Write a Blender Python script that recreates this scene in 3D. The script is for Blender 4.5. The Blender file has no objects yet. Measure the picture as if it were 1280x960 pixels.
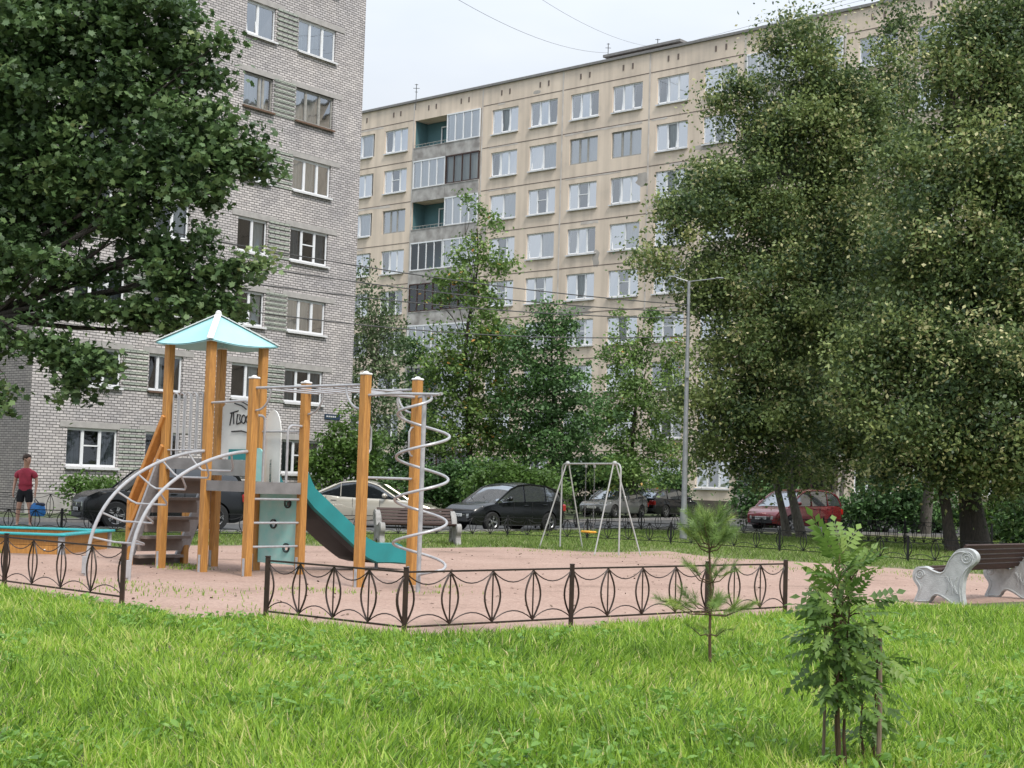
import bpy, math, random
import numpy as np
from mathutils import Vector, Matrix
R = math.radians
random.seed(7); rng = np.random.default_rng(11)
scene = bpy.context.scene
col = scene.collection

# ---------------- camera ----------------
F_PX, CAM_H = 1850.0, 1.5
PITCH, ROLL = math.atan(125/1850.0), math.atan(.03)
cd = bpy.data.cameras.new('camera'); cam = bpy.data.objects.new('camera', cd); col.objects.link(cam)
cd.sensor_width = 36; cd.lens = 36*F_PX/1280; cd.clip_end = 3000; cd.clip_start = .1
CM = Matrix.Rotation(math.pi/2+PITCH, 4, 'X') @ Matrix.Rotation(ROLL, 4, 'Z')
cam.matrix_world = Matrix.Translation((0, 0, CAM_H)) @ CM
scene.camera = cam
scene.render.resolution_x, scene.render.resolution_y = 1024, 768

# ---------------- world, sun, exposure ----------------
SUN_EL, SUN_AZ = R(52), R(150)     # azimuth measured from +Y towards +X: high, behind the camera and to the right
w = bpy.data.worlds.new('World'); scene.world = w; w.use_nodes = True
nt = w.node_tree; N = nt.nodes; bg = N['Background']
sky = N.new('ShaderNodeTexSky'); sky.sky_type = 'NISHITA'; sky.sun_disc = False
sky.sun_elevation = SUN_EL; sky.sun_rotation = SUN_AZ; sky.dust_density = 2.0
tc = N.new('ShaderNodeTexCoord'); mp = N.new('ShaderNodeMapping'); mp.inputs['Scale'].default_value = (1, 1, 2.6)
nz = N.new('ShaderNodeTexNoise'); nz.inputs['Scale'].default_value = 2.3; nz.inputs['Detail'].default_value = 5; nz.inputs['Roughness'].default_value = .5
cr = N.new('ShaderNodeValToRGB'); cr.color_ramp.elements[0].position = .3; cr.color_ramp.elements[1].position = .72
cr.color_ramp.elements[0].color = (6.4, 7.3, 8.5, 1); cr.color_ramp.elements[1].color = (9.2, 9.6, 10.1, 1)
mx = N.new('ShaderNodeMixRGB'); mx.inputs[0].default_value = .86
L = nt.links
L.new(tc.outputs['Generated'], mp.inputs[0]); L.new(mp.outputs[0], nz.inputs['Vector']); L.new(nz.outputs['Fac'], cr.inputs[0])
L.new(sky.outputs[0], mx.inputs[1]); L.new(cr.outputs[0], mx.inputs[2]); sz = N.new('ShaderNodeSeparateXYZ'); L.new(tc.outputs['Generated'], sz.inputs[0])
zr = N.new('ShaderNodeMapRange'); zr.inputs['From Min'].default_value = .25; zr.inputs['From Max'].default_value = 1.0; zr.inputs['To Min'].default_value = .74; zr.inputs['To Max'].default_value = 1.9
L.new(sz.outputs[2], zr.inputs['Value'])          # an overcast sky is brightest overhead
vm = N.new('ShaderNodeVectorMath'); vm.operation = 'SCALE'; L.new(mx.outputs[0], vm.inputs[0]); L.new(zr.outputs[0], vm.inputs['Scale']); L.new(vm.outputs[0], bg.inputs[0])
bg.inputs[1].default_value = .1
sd = bpy.data.lights.new('sun', 'SUN'); sd.energy = 2.2; sd.angle = R(12); sd.color = (1, .95, .88)
so = bpy.data.objects.new('sun', sd); col.objects.link(so)
sv = Vector((math.sin(SUN_AZ)*math.cos(SUN_EL), math.cos(SUN_AZ)*math.cos(SUN_EL), math.sin(SUN_EL)))
so.rotation_euler = sv.to_track_quat('Z', 'Y').to_euler()
vs = scene.view_settings; vs.view_transform = 'Standard'; vs.look = 'None'; vs.gamma = 1; vs.exposure = 0.52
try: vs.use_curve_mapping = False
except Exception: pass

# ---------------- helpers ----------------
CR3 = CM.to_3x3()
def ray(px, py): return CR3 @ Vector(((px-640)/F_PX, (480-py)/F_PX, -1))
def G(px, py, z=0.0):               # ground point seen at a pixel of the 1280x960 photo
    d = ray(px, py); t = (z-CAM_H)/d.z
    return Vector((d.x*t, d.y*t, z))
def D(px, py, y):                   # point seen at a pixel, at depth y
    d = ray(px, py); t = y/d.y
    return Vector((d.x*t, y, CAM_H+d.z*t))

def tag(o, label=None, cat=None, group=None, kind=None):
    if label: o['label'] = label
    if cat: o['category'] = cat
    if group: o['group'] = group
    if kind: o['kind'] = kind
    return o
def empty(name, loc=(0, 0, 0), rz=0.0, label=None, cat=None, group=None):
    o = bpy.data.objects.new(name, None); col.objects.link(o)
    o.location = loc; o.rotation_euler = (0, 0, rz); o.empty_display_size = .2
    return tag(o, label, cat, group)
def children(o): return [c for c in bpy.data.objects if c.parent == o]
def copy_tree(o, parent=None):
    c = o.copy(); col.objects.link(c); c.parent = parent
    for ch in children(o): copy_tree(ch, c)
    return c
def pydata(name, v, f, mat, parent=None, smooth=False, loc=None):
    me = bpy.data.meshes.new(name); me.from_pydata([tuple(a) for a in v], [], f)
    if smooth: me.polygons.foreach_set('use_smooth', [True]*len(me.polygons))
    me.materials.append(mat); me.update()
    o = bpy.data.objects.new(name, me); col.objects.link(o)
    if parent: o.parent = parent
    if loc is not None: o.location = loc
    return o

class MB:
    def __init__(s): s.v = []; s.f = []
    def add(s, v, f):
        n = len(s.v); s.v += [Vector(a) for a in v]; s.f += [tuple(n+i for i in q) for q in f]; return s
    def box(s, c, d, rot=None):
        x, y, z = d[0]/2, d[1]/2, d[2]/2; c = Vector(c)
        vs_ = [Vector(p) for p in ((-x,-y,-z),(x,-y,-z),(x,y,-z),(-x,y,-z),(-x,-y,z),(x,-y,z),(x,y,z),(-x,y,z))]
        if rot is not None: vs_ = [rot @ p for p in vs_]
        return s.add([c+p for p in vs_], [(0,3,2,1),(4,5,6,7),(0,1,5,4),(1,2,6,5),(2,3,7,6),(3,0,4,7)])
    def b2(s, x0, x1, y0, y1, z0, z1): return s.box(((x0+x1)/2,(y0+y1)/2,(z0+z1)/2), (abs(x1-x0),abs(y1-y0),abs(z1-z0)))
    def bevbox(s, c, d, b, rot=None):       # box with chamfered vertical-section edges (8-gon prism along z, chamfered ends)
        x, y, z = d[0]/2, d[1]/2, d[2]/2; c = Vector(c); v = []; f = []
        rings = [(-z, b), (-z+b, 0), (z-b, 0), (z, b)]
        for zz, i in rings:
            X, Y = x-i, y-i
            pts = [(-X+b,-Y),(X-b,-Y),(X,-Y+b),(X,Y-b),(X-b,Y),(-X+b,Y),(-X,Y-b),(-X,-Y+b)]
            for p in pts:
                q = Vector((p[0], p[1], zz)); v.append(c+(rot@q if rot is not None else q))
        for k in range(3):
            for j in range(8): a, b_ = k*8+j, k*8+(j+1) % 8; f.append((a, b_, b_+8, a+8))
        f.append(tuple(range(7, -1, -1))); f.append(tuple(range(24, 32)))
        return s.add(v, f)
    def bar(s, a, b, w, h, up=(0,0,1), bev=0):   # rectangular bar from a to b
        a, b = Vector(a), Vector(b); d = (b-a); l = d.length; z = d.normalized()
        u = Vector(up)
        if abs(z.dot(u)) > .98: u = Vector((0,1,0))
        x = u.cross(z).normalized(); y = z.cross(x)
        rot = Matrix((x, y, z)).transposed()
        return s.bevbox((a+b)/2, (w, h, l), bev, rot) if bev else s.box((a+b)/2, (w, h, l), rot)
    def tube(s, pts, r, n=8, closed=False, caps=True):
        pts = [Vector(p) for p in pts]; m = len(pts)
        rr = r if isinstance(r, (list, tuple)) else [r]*m
        v = []; f = []; prev = None
        for i, p in enumerate(pts):
            if closed: t = pts[(i+1) % m]-pts[i-1]
            else: t = pts[min(i+1, m-1)]-pts[max(i-1, 0)]
            t = t.normalized() if t.length > 1e-9 else Vector((0,0,1))
            if prev is None:
                u = Vector((0,0,1)) if abs(t.z) < .9 else Vector((1,0,0))
                x = u.cross(t).normalized()
            else:
                x = prev-t*prev.dot(t)
                x = x.normalized() if x.length > 1e-6 else Vector((1,0,0))
            prev = x; y = t.cross(x)
            for k in range(n):
                a = 2*math.pi*k/n; v.append(p+(x*math.cos(a)+y*math.sin(a))*rr[i])
        for i in range(m if closed else m-1):
            j = (i+1) % m
            for k in range(n): f.append((i*n+k, i*n+(k+1) % n, j*n+(k+1) % n, j*n+k))
        if caps and not closed: f.append(tuple(range(n-1, -1, -1))); f.append(tuple((m-1)*n+k for k in range(n)))
        return s.add(v, f)
    def prism(s, poly, o, ux, uy, th):          # 2D polygon in the (ux,uy) plane at o, thickness vector th
        o, ux, uy, th = Vector(o), Vector(ux), Vector(uy), Vector(th); n = len(poly)
        v = [o+ux*a+uy*b for a, b in poly]; v += [p+th for p in v]
        return s.add(v, [tuple(range(n-1, -1, -1)), tuple(range(n, 2*n))]+[(i, (i+1) % n, n+(i+1) % n, n+i) for i in range(n)])
    def lathe(s, prof, c=(0,0,0), axis='z', n=24):
        c = Vector(c); v = []; f = []; m = len(prof)
        for k in range(n):
            a = 2*math.pi*k/n
            for r, h in prof:
                p = (r*math.cos(a), r*math.sin(a), h)
                if axis == 'y': p = (r*math.cos(a), h, r*math.sin(a))
                if axis == 'x': p = (h, r*math.cos(a), r*math.sin(a))
                v.append(c+Vector(p))
        for k in range(n):
            k2 = (k+1) % n
            for j in range(m-1): f.append((k*m+j, k2*m+j, k2*m+j+1, k*m+j+1))
        return s.add(v, f)
    def ball(s, c, r, n=10, sc=(1,1,1)):
        prof = [(max(1e-4, r*math.sin(math.pi*i/n)), -r*math.cos(math.pi*i/n)) for i in range(n+1)]
        k = len(s.v); s.lathe(prof, (0,0,0), 'z', n+4)
        c = Vector(c)
        for i in range(k, len(s.v)): p = s.v[i]; s.v[i] = Vector((p.x*sc[0], p.y*sc[1], p.z*sc[2]))+c
        return s
    def build(s, name, mat, parent=None, smooth=False, loc=None):
        o = pydata(name, s.v, s.f, mat, parent, smooth, loc)
        if smooth:
            me = o.data
            try: me.set_sharp_from_angle(angle=R(38))
            except Exception: pass
        return o
def arc(c, r, a0, a1, ux, uy, n=10):
    c, ux, uy = Vector(c), Vector(ux), Vector(uy)
    return [c+ux*(r*math.cos(R(a0+(a1-a0)*i/n)))+uy*(r*math.sin(R(a0+(a1-a0)*i/n))) for i in range(n+1)]

# ---- materials ----
M = {}
def nm(name):
    m = bpy.data.materials.new(name); m.use_nodes = True; M[name] = m
    return m, m.node_tree.nodes, m.node_tree.links, m.node_tree.nodes['Principled BSDF']
def pm(name, c, rough=.5, metal=0, var=.12, scale=6, bump=0, bscale=None, spec=.5, c2=None, coat=0, stretch=None):
    """plain procedural surface: base colour broken up by noise, optional second colour and bump"""
    m, n, l, b = nm(name)
    tcn = n.new('ShaderNodeTexCoord'); src = tcn.outputs['Object']
    if stretch:
        mpn = n.new('ShaderNodeMapping'); mpn.inputs['Scale'].default_value = stretch; l.new(src, mpn.inputs[0]); src = mpn.outputs[0]
    no = n.new('ShaderNodeTexNoise'); no.inputs['Scale'].default_value = scale; no.inputs['Detail'].default_value = 6; l.new(src, no.inputs['Vector'])
    ra = n.new('ShaderNodeValToRGB'); ra.color_ramp.elements[0].position = .32; ra.color_ramp.elements[1].position = .68
    k = c2 if c2 else tuple(x*(1-2*var) for x in c)
    ra.color_ramp.elements[0].color = (*k, 1); ra.color_ramp.elements[1].color = (*c, 1)
    l.new(no.outputs['Fac'], ra.inputs[0]); l.new(ra.outputs[0], b.inputs['Base Color'])
    b.inputs['Roughness'].default_value = rough; b.inputs['Metallic'].default_value = metal
    b.inputs['Specular IOR Level'].default_value = spec
    if coat: b.inputs['Coat Weight'].default_value = coat; b.inputs['Coat Roughness'].default_value = .04
    if bump:
        n2 = n.new('ShaderNodeTexNoise'); n2.inputs['Scale'].default_value = bscale or scale*5; n2.inputs['Detail'].default_value = 5; l.new(src, n2.inputs['Vector'])
        bp = n.new('ShaderNodeBump'); bp.inputs['Strength'].default_value = bump; bp.inputs['Distance'].default_value = .02
        l.new(n2.outputs['Fac'], bp.inputs['Height']); l.new(bp.outputs[0], b.inputs['Normal'])
    return m
pm('post_wood', (.53,.26,.062), .5, 0, .1, 7, .35, 40, stretch=(11,11,.6), c2=(.32,.14,.033))
pm('beam_wood', (.53,.235,.055), .5, 0, .1, 5, .15, 30, stretch=(3,3,3), c2=(.42,.17,.035))
pm('white_plastic', (.72,.72,.70), .4, 0, .06, 8)
pm('tube_paint', (.40,.40,.41), .35, .1, .1, 14)
pm('galvanised', (.42,.43,.45), .45, .15, .12, 20)
pm('roof_cyan', (.34,.60,.62), .4, 0, .05, 3)
pm('panel_cyan', (.28,.60,.56), .5, 0, .14, 7, c2=(.40,.62,.58))
pm('teal', (.01,.225,.23), .35, 0, .1, 3, spec=.6)
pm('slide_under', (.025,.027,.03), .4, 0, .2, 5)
pm('rim_teal', (.03,.34,.36), .4, 0, .1, 4)
pm('panel_white', (.70,.70,.67), .5, 0, .06, 4)
pm('deck_grey', (.22,.215,.21), .75, 0, .15, 4, .2)
pm('tread_brown', (.25,.205,.18), .8, 0, .12, 5, .2)
pm('ink', (.02,.02,.025), .6)
pm('sand', (.50,.36,.26), .95, 0, .15, 20, .4)
pm('fence_brown', (.022,.013,.010), .45, .2, .25, 12, c2=(.042,.023,.016))
pm('fence_black', (.012,.012,.013), .45, .3, .2, 10)
pm('bench_concrete', (.45,.46,.455), .8, 0, .12, 9, .35, 60)
pm('bench_grey', (.33,.32,.30), .85, 0, .15, 9, .35, 60)
pm('bench_slat', (.05,.024,.017), .7, 0, .2, 4, .15, stretch=(2,2,12))
pm('swing_white', (.40,.40,.38), .45, 0, .1, 8)
pm('chain', (.3,.3,.3), .5, .8)
pm('swing_seat', (.75,.36,.02), .5)
pm('lamp_metal', (.30,.31,.32), .45, .35, .12, 5)
pm('wire', (.07,.07,.07), .6)
pm('bark', (.075,.06,.048), .95, 0, .3, 5, .8, 22, stretch=(6,6,1), c2=(.03,.026,.022))
pm('bark_pale', (.16,.145,.12), .95, 0, .3, 5, .6, 22, stretch=(6,6,1), c2=(.07,.06,.05))
pm('bark_young', (.10,.06,.03), .9, 0, .2, 20, .3)
pm('stake', (.22,.16,.11), .9, 0, .2, 12, .3, stretch=(8,8,1))
pm('tyre', (.018,.018,.018), .8, 0, .2, 20)
pm('rim', (.46,.46,.47), .3, .8, .1, 9)
pm('chrome', (.6,.6,.6), .15, 1)
pm('car_plastic', (.03,.03,.032), .6)
pm('plate', (.72,.72,.70), .4)
pm('lamp_clear', (.62,.64,.66), .1, .3, .2, 30, coat=1)
pm('lamp_red', (.42,.012,.01), .15, 0, .2, 20, coat=1)
pm('paint_black', (.006,.007,.008), .25, 0, .05, 2, spec=.4, coat=.12)
pm('paint_dark', (.010,.011,.013), .2, 0, .05, 2, coat=.5)
pm('paint_beige', (.50,.46,.38), .3, .3, .05, 2, coat=.9)
pm('paint_grey', (.22,.225,.23), .25, .4, .05, 2, coat=.9)
pm('paint_red', (.21,.018,.024), .22, .3, .08, 2, coat=.9)
pm('skin', (.56,.31,.22), .5, 0, .05, 20)
pm('hair', (.07,.035,.02), .7, 0, .3, 60, .5)
pm('shirt_red', (.46,.05,.085), .85, 0, .12, 9, .2)
pm('shorts_black', (.012,.012,.016), .85)
pm('bag_blue', (.02,.18,.50), .5, 0, .15, 14, .3)
pm('bag_dark', (.02,.025,.05), .6)
pm('shoe', (.45,.45,.45), .6)
pm('asphalt', (.075,.075,.075), .9, 0, .2, 6, .3, 80)
pm('kerb_stone', (.28,.27,.26), .9, 0, .15, 6, .3)
pm('path_grey', (.24,.235,.225), .9, 0, .15, 4, .3)
pm('earth', (.065,.07,.035), .95, 0, .2, 1.2, .4, 20, c2=(.05,.075,.02))
pm('lawn_soil', (.07,.10,.025), .95, 0, .2, 2.0, .5, 30, c2=(.11,.095,.055))
pm('strip_soil', (.115,.15,.045), .95, 0, .2, 2.0, .5, 30, c2=(.17,.14,.085))
pm('roof_felt', (.10,.10,.10), .9)
pm('roof_edge', (.22,.21,.20), .7)
pm('lintel', (.40,.38,.36), .9, 0, .1, 4, .2)
pm('win_white', (.74,.75,.76), .4, 0, .03, 4)
pm('win_grey', (.36,.35,.32), .6, 0, .15, 6)
pm('win_brown', (.055,.025,.018), .6, 0, .1, 6)
pm('sill_white', (.66,.66,.66), .4, 0, .08, 4)
pm('sill_brown', (.14,.08,.05), .7, 0, .15, 4)
pm('curtain_pale', (.78,.76,.72), .9, 0, .14, 3, stretch=(14,1,.3))
pm('curtain_grey', (.30,.31,.33), .9, 0, .2, 3, stretch=(14,1,.3))
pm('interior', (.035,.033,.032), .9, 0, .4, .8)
pm('loggia_teal', (.09,.19,.21), .8, 0, .1, 1)
pm('loggia_dark', (.12,.10,.08), .9, 0, .2, 1)
pm('parapet', (.47,.45,.425), .9, 0, .2, 1.6, .3, c2=(.24,.22,.205))
pm('sign_blue', (.02,.045,.08), .4)
pm('sign_text', (.7,.7,.7), .4)

def glass(name, refl, tint, floor_=.0):
    m, n, l, b = nm(name); out = n['Material Output']; n.remove(b)
    gl = n.new('ShaderNodeBsdfGlossy'); gl.inputs['Roughness'].default_value = .02; gl.inputs['Color'].default_value = (.96,.98,1,1)
    tr = n.new('ShaderNodeBsdfTransparent'); tr.inputs['Color'].default_value = (*tint, 1)
    no = n.new('ShaderNodeTexNoise'); tcn = n.new('ShaderNodeTexCoord'); no.inputs['Scale'].default_value = .9; l.new(tcn.outputs['Object'], no.inputs['Vector'])
    bp = n.new('ShaderNodeBump'); bp.inputs['Strength'].default_value = .25; bp.inputs['Distance'].default_value = .02; l.new(no.outputs['Fac'], bp.inputs['Height']); l.new(bp.outputs[0], gl.inputs['Normal'])
    fr = n.new('ShaderNodeLayerWeight'); fr.inputs['Blend'].default_value = refl
    mn = n.new('ShaderNodeMath'); mn.operation = 'MAXIMUM'; mn.inputs[1].default_value = floor_; l.new(fr.outputs['Fresnel'], mn.inputs[0])
    mxs = n.new('ShaderNodeMixShader'); l.new(mn.outputs[0], mxs.inputs[0]); l.new(tr.outputs[0], mxs.inputs[1]); l.new(gl.outputs[0], mxs.inputs[2]); l.new(mxs.outputs[0], out.inputs[0])
    return m
glass('glass_clear', .3, (.75,.8,.82), .10)
glass('glass_blue', .4, (.80,.86,.9), .42)
glass('glass_sky', .5, (.85,.9,.95), .64)
glass('glass_mid', .4, (.8,.85,.9), .34)
m, n, l, b = nm('car_glass'); b.inputs['Base Color'].default_value = (.012,.014,.016,1); b.inputs['Roughness'].default_value = .04; b.inputs['Specular IOR Level'].default_value = .9; b.inputs['Coat Weight'].default_value = 1
m, n, l, b = nm('car_glass_pale'); b.inputs['Base Color'].default_value = (.27,.29,.31,1); b.inputs['Roughness'].default_value = .06; b.inputs['Metallic'].default_value = .85

def leafmat(name, stops, trans=.3, rough=.5, spec=.4):
    m, n, l, b = nm(name); out = n['Material Output']
    at = n.new('ShaderNodeAttribute'); at.attribute_name = 'lv'
    ra = n.new('ShaderNodeValToRGB'); e = ra.color_ramp.elements
    e[0].position, e[0].color = stops[0][0], (*stops[0][1], 1); e[1].position, e[1].color = stops[-1][0], (*stops[-1][1], 1)
    for p, c in stops[1:-1]: x = e.new(p); x.color = (*c, 1)
    l.new(at.outputs['Fac'], ra.inputs[0]); l.new(ra.outputs[0], b.inputs['Base Color'])
    b.inputs['Roughness'].default_value = rough; b.inputs['Specular IOR Level'].default_value = spec
    tl = n.new('ShaderNodeBsdfTranslucent'); hs = n.new('ShaderNodeHueSaturation'); hs.inputs['Value'].default_value = 1.5; l.new(ra.outputs[0], hs.inputs['Color']); l.new(hs.outputs[0], tl.inputs['Color'])
    mxs = n.new('ShaderNodeMixShader'); mxs.inputs[0].default_value = trans
    l.new(b.outputs[0], mxs.inputs[1]); l.new(tl.outputs[0], mxs.inputs[2]); l.new(mxs.outputs[0], out.inputs[0])
    return m
leafmat('leaf_maple', [(0, (0.031, 0.061, 0.022)), (0.45, (0.073, 0.131, 0.042)), (0.85, (0.165, 0.243, 0.09)), (1, (0.286, 0.337, 0.14))], .22)
leafmat('leaf_lime', [(0, (0.036, 0.066, 0.026)), (0.35, (0.108, 0.158, 0.052)), (0.78, (0.236, 0.291, 0.096)), (0.88, (0.345, 0.352, 0.148)), (1, (0.471, 0.44, 0.234))], .25)
leafmat('leaf_birch', [(0, (0.059, 0.095, 0.043)), (1, (0.196, 0.265, 0.118))], .25)
leafmat('leaf_rowan', [(0, (0.078, 0.141, 0.041)), (0.5, (0.157, 0.249, 0.064)), (0.93, (0.278, 0.399, 0.103)), (1, (0.554, 0.2, 0.052))], .25)
leafmat('leaf_bright', [(0, (0.054, 0.101, 0.02)), (0.6, (0.108, 0.196, 0.041)), (1, (0.189, 0.27, 0.068))], .3)
leafmat('leaf_dark', [(0, (0.041, 0.085, 0.029)), (0.6, (0.091, 0.183, 0.054)), (1, (0.164, 0.294, 0.081))], .2)
pm('debris', (.16,.11,.07), .9, 0, .3, 30)
leafmat('weed_leaf', [(0,(.06,.13,.02)),(.5,(.13,.26,.04)),(1,(.26,.42,.09))], .35)
leafmat('leaf_ash', [(0, (0.044, 0.088, 0.02)), (0.5, (0.099, 0.176, 0.032)), (0.85, (0.187, 0.273, 0.054)), (1, (0.334, 0.37, 0.084))], .3)
leafmat('needles', [(0, (0.083, 0.135, 0.037)), (0.6, (0.166, 0.254, 0.062)), (1, (0.333, 0.404, 0.083))], .15)
leafmat('grass', [(0, (0.058, 0.117, 0.014)), (0.4, (0.162, 0.286, 0.028)), (0.8, (0.301, 0.445, 0.052)), (0.95, (0.441, 0.509, 0.114)), (1, (0.57, 0.488, 0.247))], .4, .45, .35)
leafmat('strip_grass', [(0,(.07,.11,.025)),(.4,(.12,.19,.035)),(.8,(.19,.27,.06)),(1,(.32,.33,.15))], .3, .6, .3)  # darker olive than the lawn: shade on the strip put into blade colour

def brick_mat(name, c1, c2, mortar, bw, rh, msz=.012):
    m, n, l, b = nm(name)
    tcn = n.new('ShaderNodeTexCoord'); sp = n.new('ShaderNodeSeparateXYZ'); l.new(tcn.outputs['Object'], sp.inputs[0])
    ad = n.new('ShaderNodeMath'); ad.operation = 'ADD'; l.new(sp.outputs[0], ad.inputs[0]); l.new(sp.outputs[1], ad.inputs[1])
    cb = n.new('ShaderNodeCombineXYZ'); l.new(ad.outputs[0], cb.inputs[0]); l.new(sp.outputs[2], cb.inputs[1])
    br = n.new('ShaderNodeTexBrick'); br.inputs['Scale'].default_value = 1; br.inputs['Brick Width'].default_value = bw; br.inputs['Row Height'].default_value = rh
    br.inputs['Mortar Size'].default_value = msz; br.inputs['Mortar Smooth'].default_value = .2; br.inputs['Bias'].default_value = -.1
    br.inputs['Color1'].default_value = (*c1, 1); br.inputs['Color2'].default_value = (*c2, 1); br.inputs['Mortar'].default_value = (*mortar, 1)
    l.new(cb.outputs[0], br.inputs['Vector'])
    no = n.new('ShaderNodeTexNoise'); no.inputs['Scale'].default_value = .45; no.inputs['Detail'].default_value = 8; no.inputs['Roughness'].default_value = .65; l.new(tcn.outputs['Object'], no.inputs['Vector'])
    ra = n.new('ShaderNodeValToRGB'); ra.color_ramp.elements[0].position = .3; ra.color_ramp.elements[1].position = .7
    ra.color_ramp.elements[0].color = (.72,.72,.74,1); ra.color_ramp.elements[1].color = (1.06,1.03,1.0,1); l.new(no.outputs['Fac'], ra.inputs[0])
    mu = n.new('ShaderNodeMixRGB'); mu.blend_type = 'MULTIPLY'; mu.inputs[0].default_value = 1; l.new(br.outputs['Color'], mu.inputs[1]); l.new(ra.outputs[0], mu.inputs[2]); l.new(mu.outputs[0], b.inputs['Base Color'])
    bp = n.new('ShaderNodeBump'); bp.inputs['Strength'].default_value = .8; bp.inputs['Distance'].default_value = .02; bp.invert = True; l.new(br.outputs['Fac'], bp.inputs['Height']); l.new(bp.outputs[0], b.inputs['Normal'])
    b.inputs['Roughness'].default_value = .9
brick_mat('brick_white', (.64,.605,.59), (.44,.415,.41), (.135,.13,.125), .27, .1, .014)
brick_mat('brick_dark', (.30,.28,.26), (.21,.195,.185), (.09,.085,.08), .27, .085, .012)  # grey side-wall brick, darkened further by tree shade put into its colour
brick_mat('brick_green', (.44,.48,.41), (.34,.38,.33), (.12,.13,.115), .27, .1, .012)

def panel_mat():
    m, n, l, b = nm('panel_wall')
    tcn = n.new('ShaderNodeTexCoord')
    no = n.new('ShaderNodeTexNoise'); no.inputs['Scale'].default_value = .35; no.inputs['Detail'].default_value = 7; no.inputs['Roughness'].default_value = .6; l.new(tcn.outputs['Object'], no.inputs['Vector'])
    ra = n.new('ShaderNodeValToRGB'); e = ra.color_ramp.elements; e[0].position = .28; e[0].color = (.56,.475,.39,1); e[1].position = .66; e[1].color = (.74,.62,.50,1)
    x = e.new(.45); x.color = (.68,.565,.455,1)
    l.new(no.outputs['Fac'], ra.inputs[0])
    mp_ = n.new('ShaderNodeMapping'); mp_.inputs['Scale'].default_value = (1.6,1.6,.09); l.new(tcn.outputs['Object'], mp_.inputs[0])
    n3 = n.new('ShaderNodeTexNoise'); n3.inputs['Scale'].default_value = 1.2; n3.inputs['Detail'].default_value = 5; l.new(mp_.outputs[0], n3.inputs['Vector'])
    r3 = n.new('ShaderNodeValToRGB'); r3.color_ramp.elements[0].position = .3; r3.color_ramp.elements[0].color = (.80,.80,.80,1); r3.color_ramp.elements[1].position = .6; r3.color_ramp.elements[1].color = (1,1,1,1); l.new(n3.outputs['Fac'], r3.inputs[0])
    mu = n.new('ShaderNodeMixRGB'); mu.blend_type = 'MULTIPLY'; mu.inputs[0].default_value = 1; l.new(ra.outputs[0], mu.inputs[1]); l.new(r3.outputs[0], mu.inputs[2]); l.new(mu.outputs[0], b.inputs['Base Color'])
    n2 = n.new('ShaderNodeTexNoise'); n2.inputs['Scale'].default_value = 30; l.new(tcn.outputs['Object'], n2.inputs['Vector'])
    bp = n.new('ShaderNodeBump'); bp.inputs['Strength'].default_value = .3; bp.inputs['Distance'].default_value = .03; l.new(n2.outputs['Fac'], bp.inputs['Height']); l.new(bp.outputs[0], b.inputs['Normal'])
    b.inputs['Roughness'].default_value = .95
panel_mat()
def gravel_mat():
    m, n, l, b = nm('pink_gravel')
    tcn = n.new('ShaderNodeTexCoord'); o_ = tcn.outputs['Object']
    a = n.new('ShaderNodeTexNoise'); a.inputs['Scale'].default_value = .55; a.inputs['Detail'].default_value = 8; a.inputs['Roughness'].default_value = .65; l.new(o_, a.inputs['Vector'])
    ra = n.new('ShaderNodeValToRGB'); e = ra.color_ramp.elements; e[0].position = .3; e[0].color = (.19,.13,.095,1); e[1].position = .72; e[1].color = (.395,.265,.212,1)
    x2 = e.new(.60); x2.color = (.35,.24,.19,1)
    x = e.new(.44); x.color = (.33,.22,.172,1); l.new(a.outputs['Fac'], ra.inputs[0])
    v = n.new('ShaderNodeTexVoronoi'); v.inputs['Scale'].default_value = 28; l.new(o_, v.inputs['Vector'])
    rv = n.new('ShaderNodeValToRGB'); rv.color_ramp.elements[0].color = (.78,.76,.75,1); rv.color_ramp.elements[1].color = (1.15,1.15,1.15,1); l.new(v.outputs['Color'], rv.inputs[0])
    mu = n.new('ShaderNodeMixRGB'); mu.blend_type = 'MULTIPLY'; mu.inputs[0].default_value = 1; l.new(ra.outputs[0], mu.inputs[1]); l.new(rv.outputs[0], mu.inputs[2]); l.new(mu.outputs[0], b.inputs['Base Color'])
    bp = n.new('ShaderNodeBump'); bp.inputs['Strength'].default_value = .5; bp.inputs['Distance'].default_value = .02; l.new(v.outputs['Distance'], bp.inputs['Height']); l.new(bp.outputs[0], b.inputs['Normal'])
    b.inputs['Roughness'].default_value = .95
gravel_mat()

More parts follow.
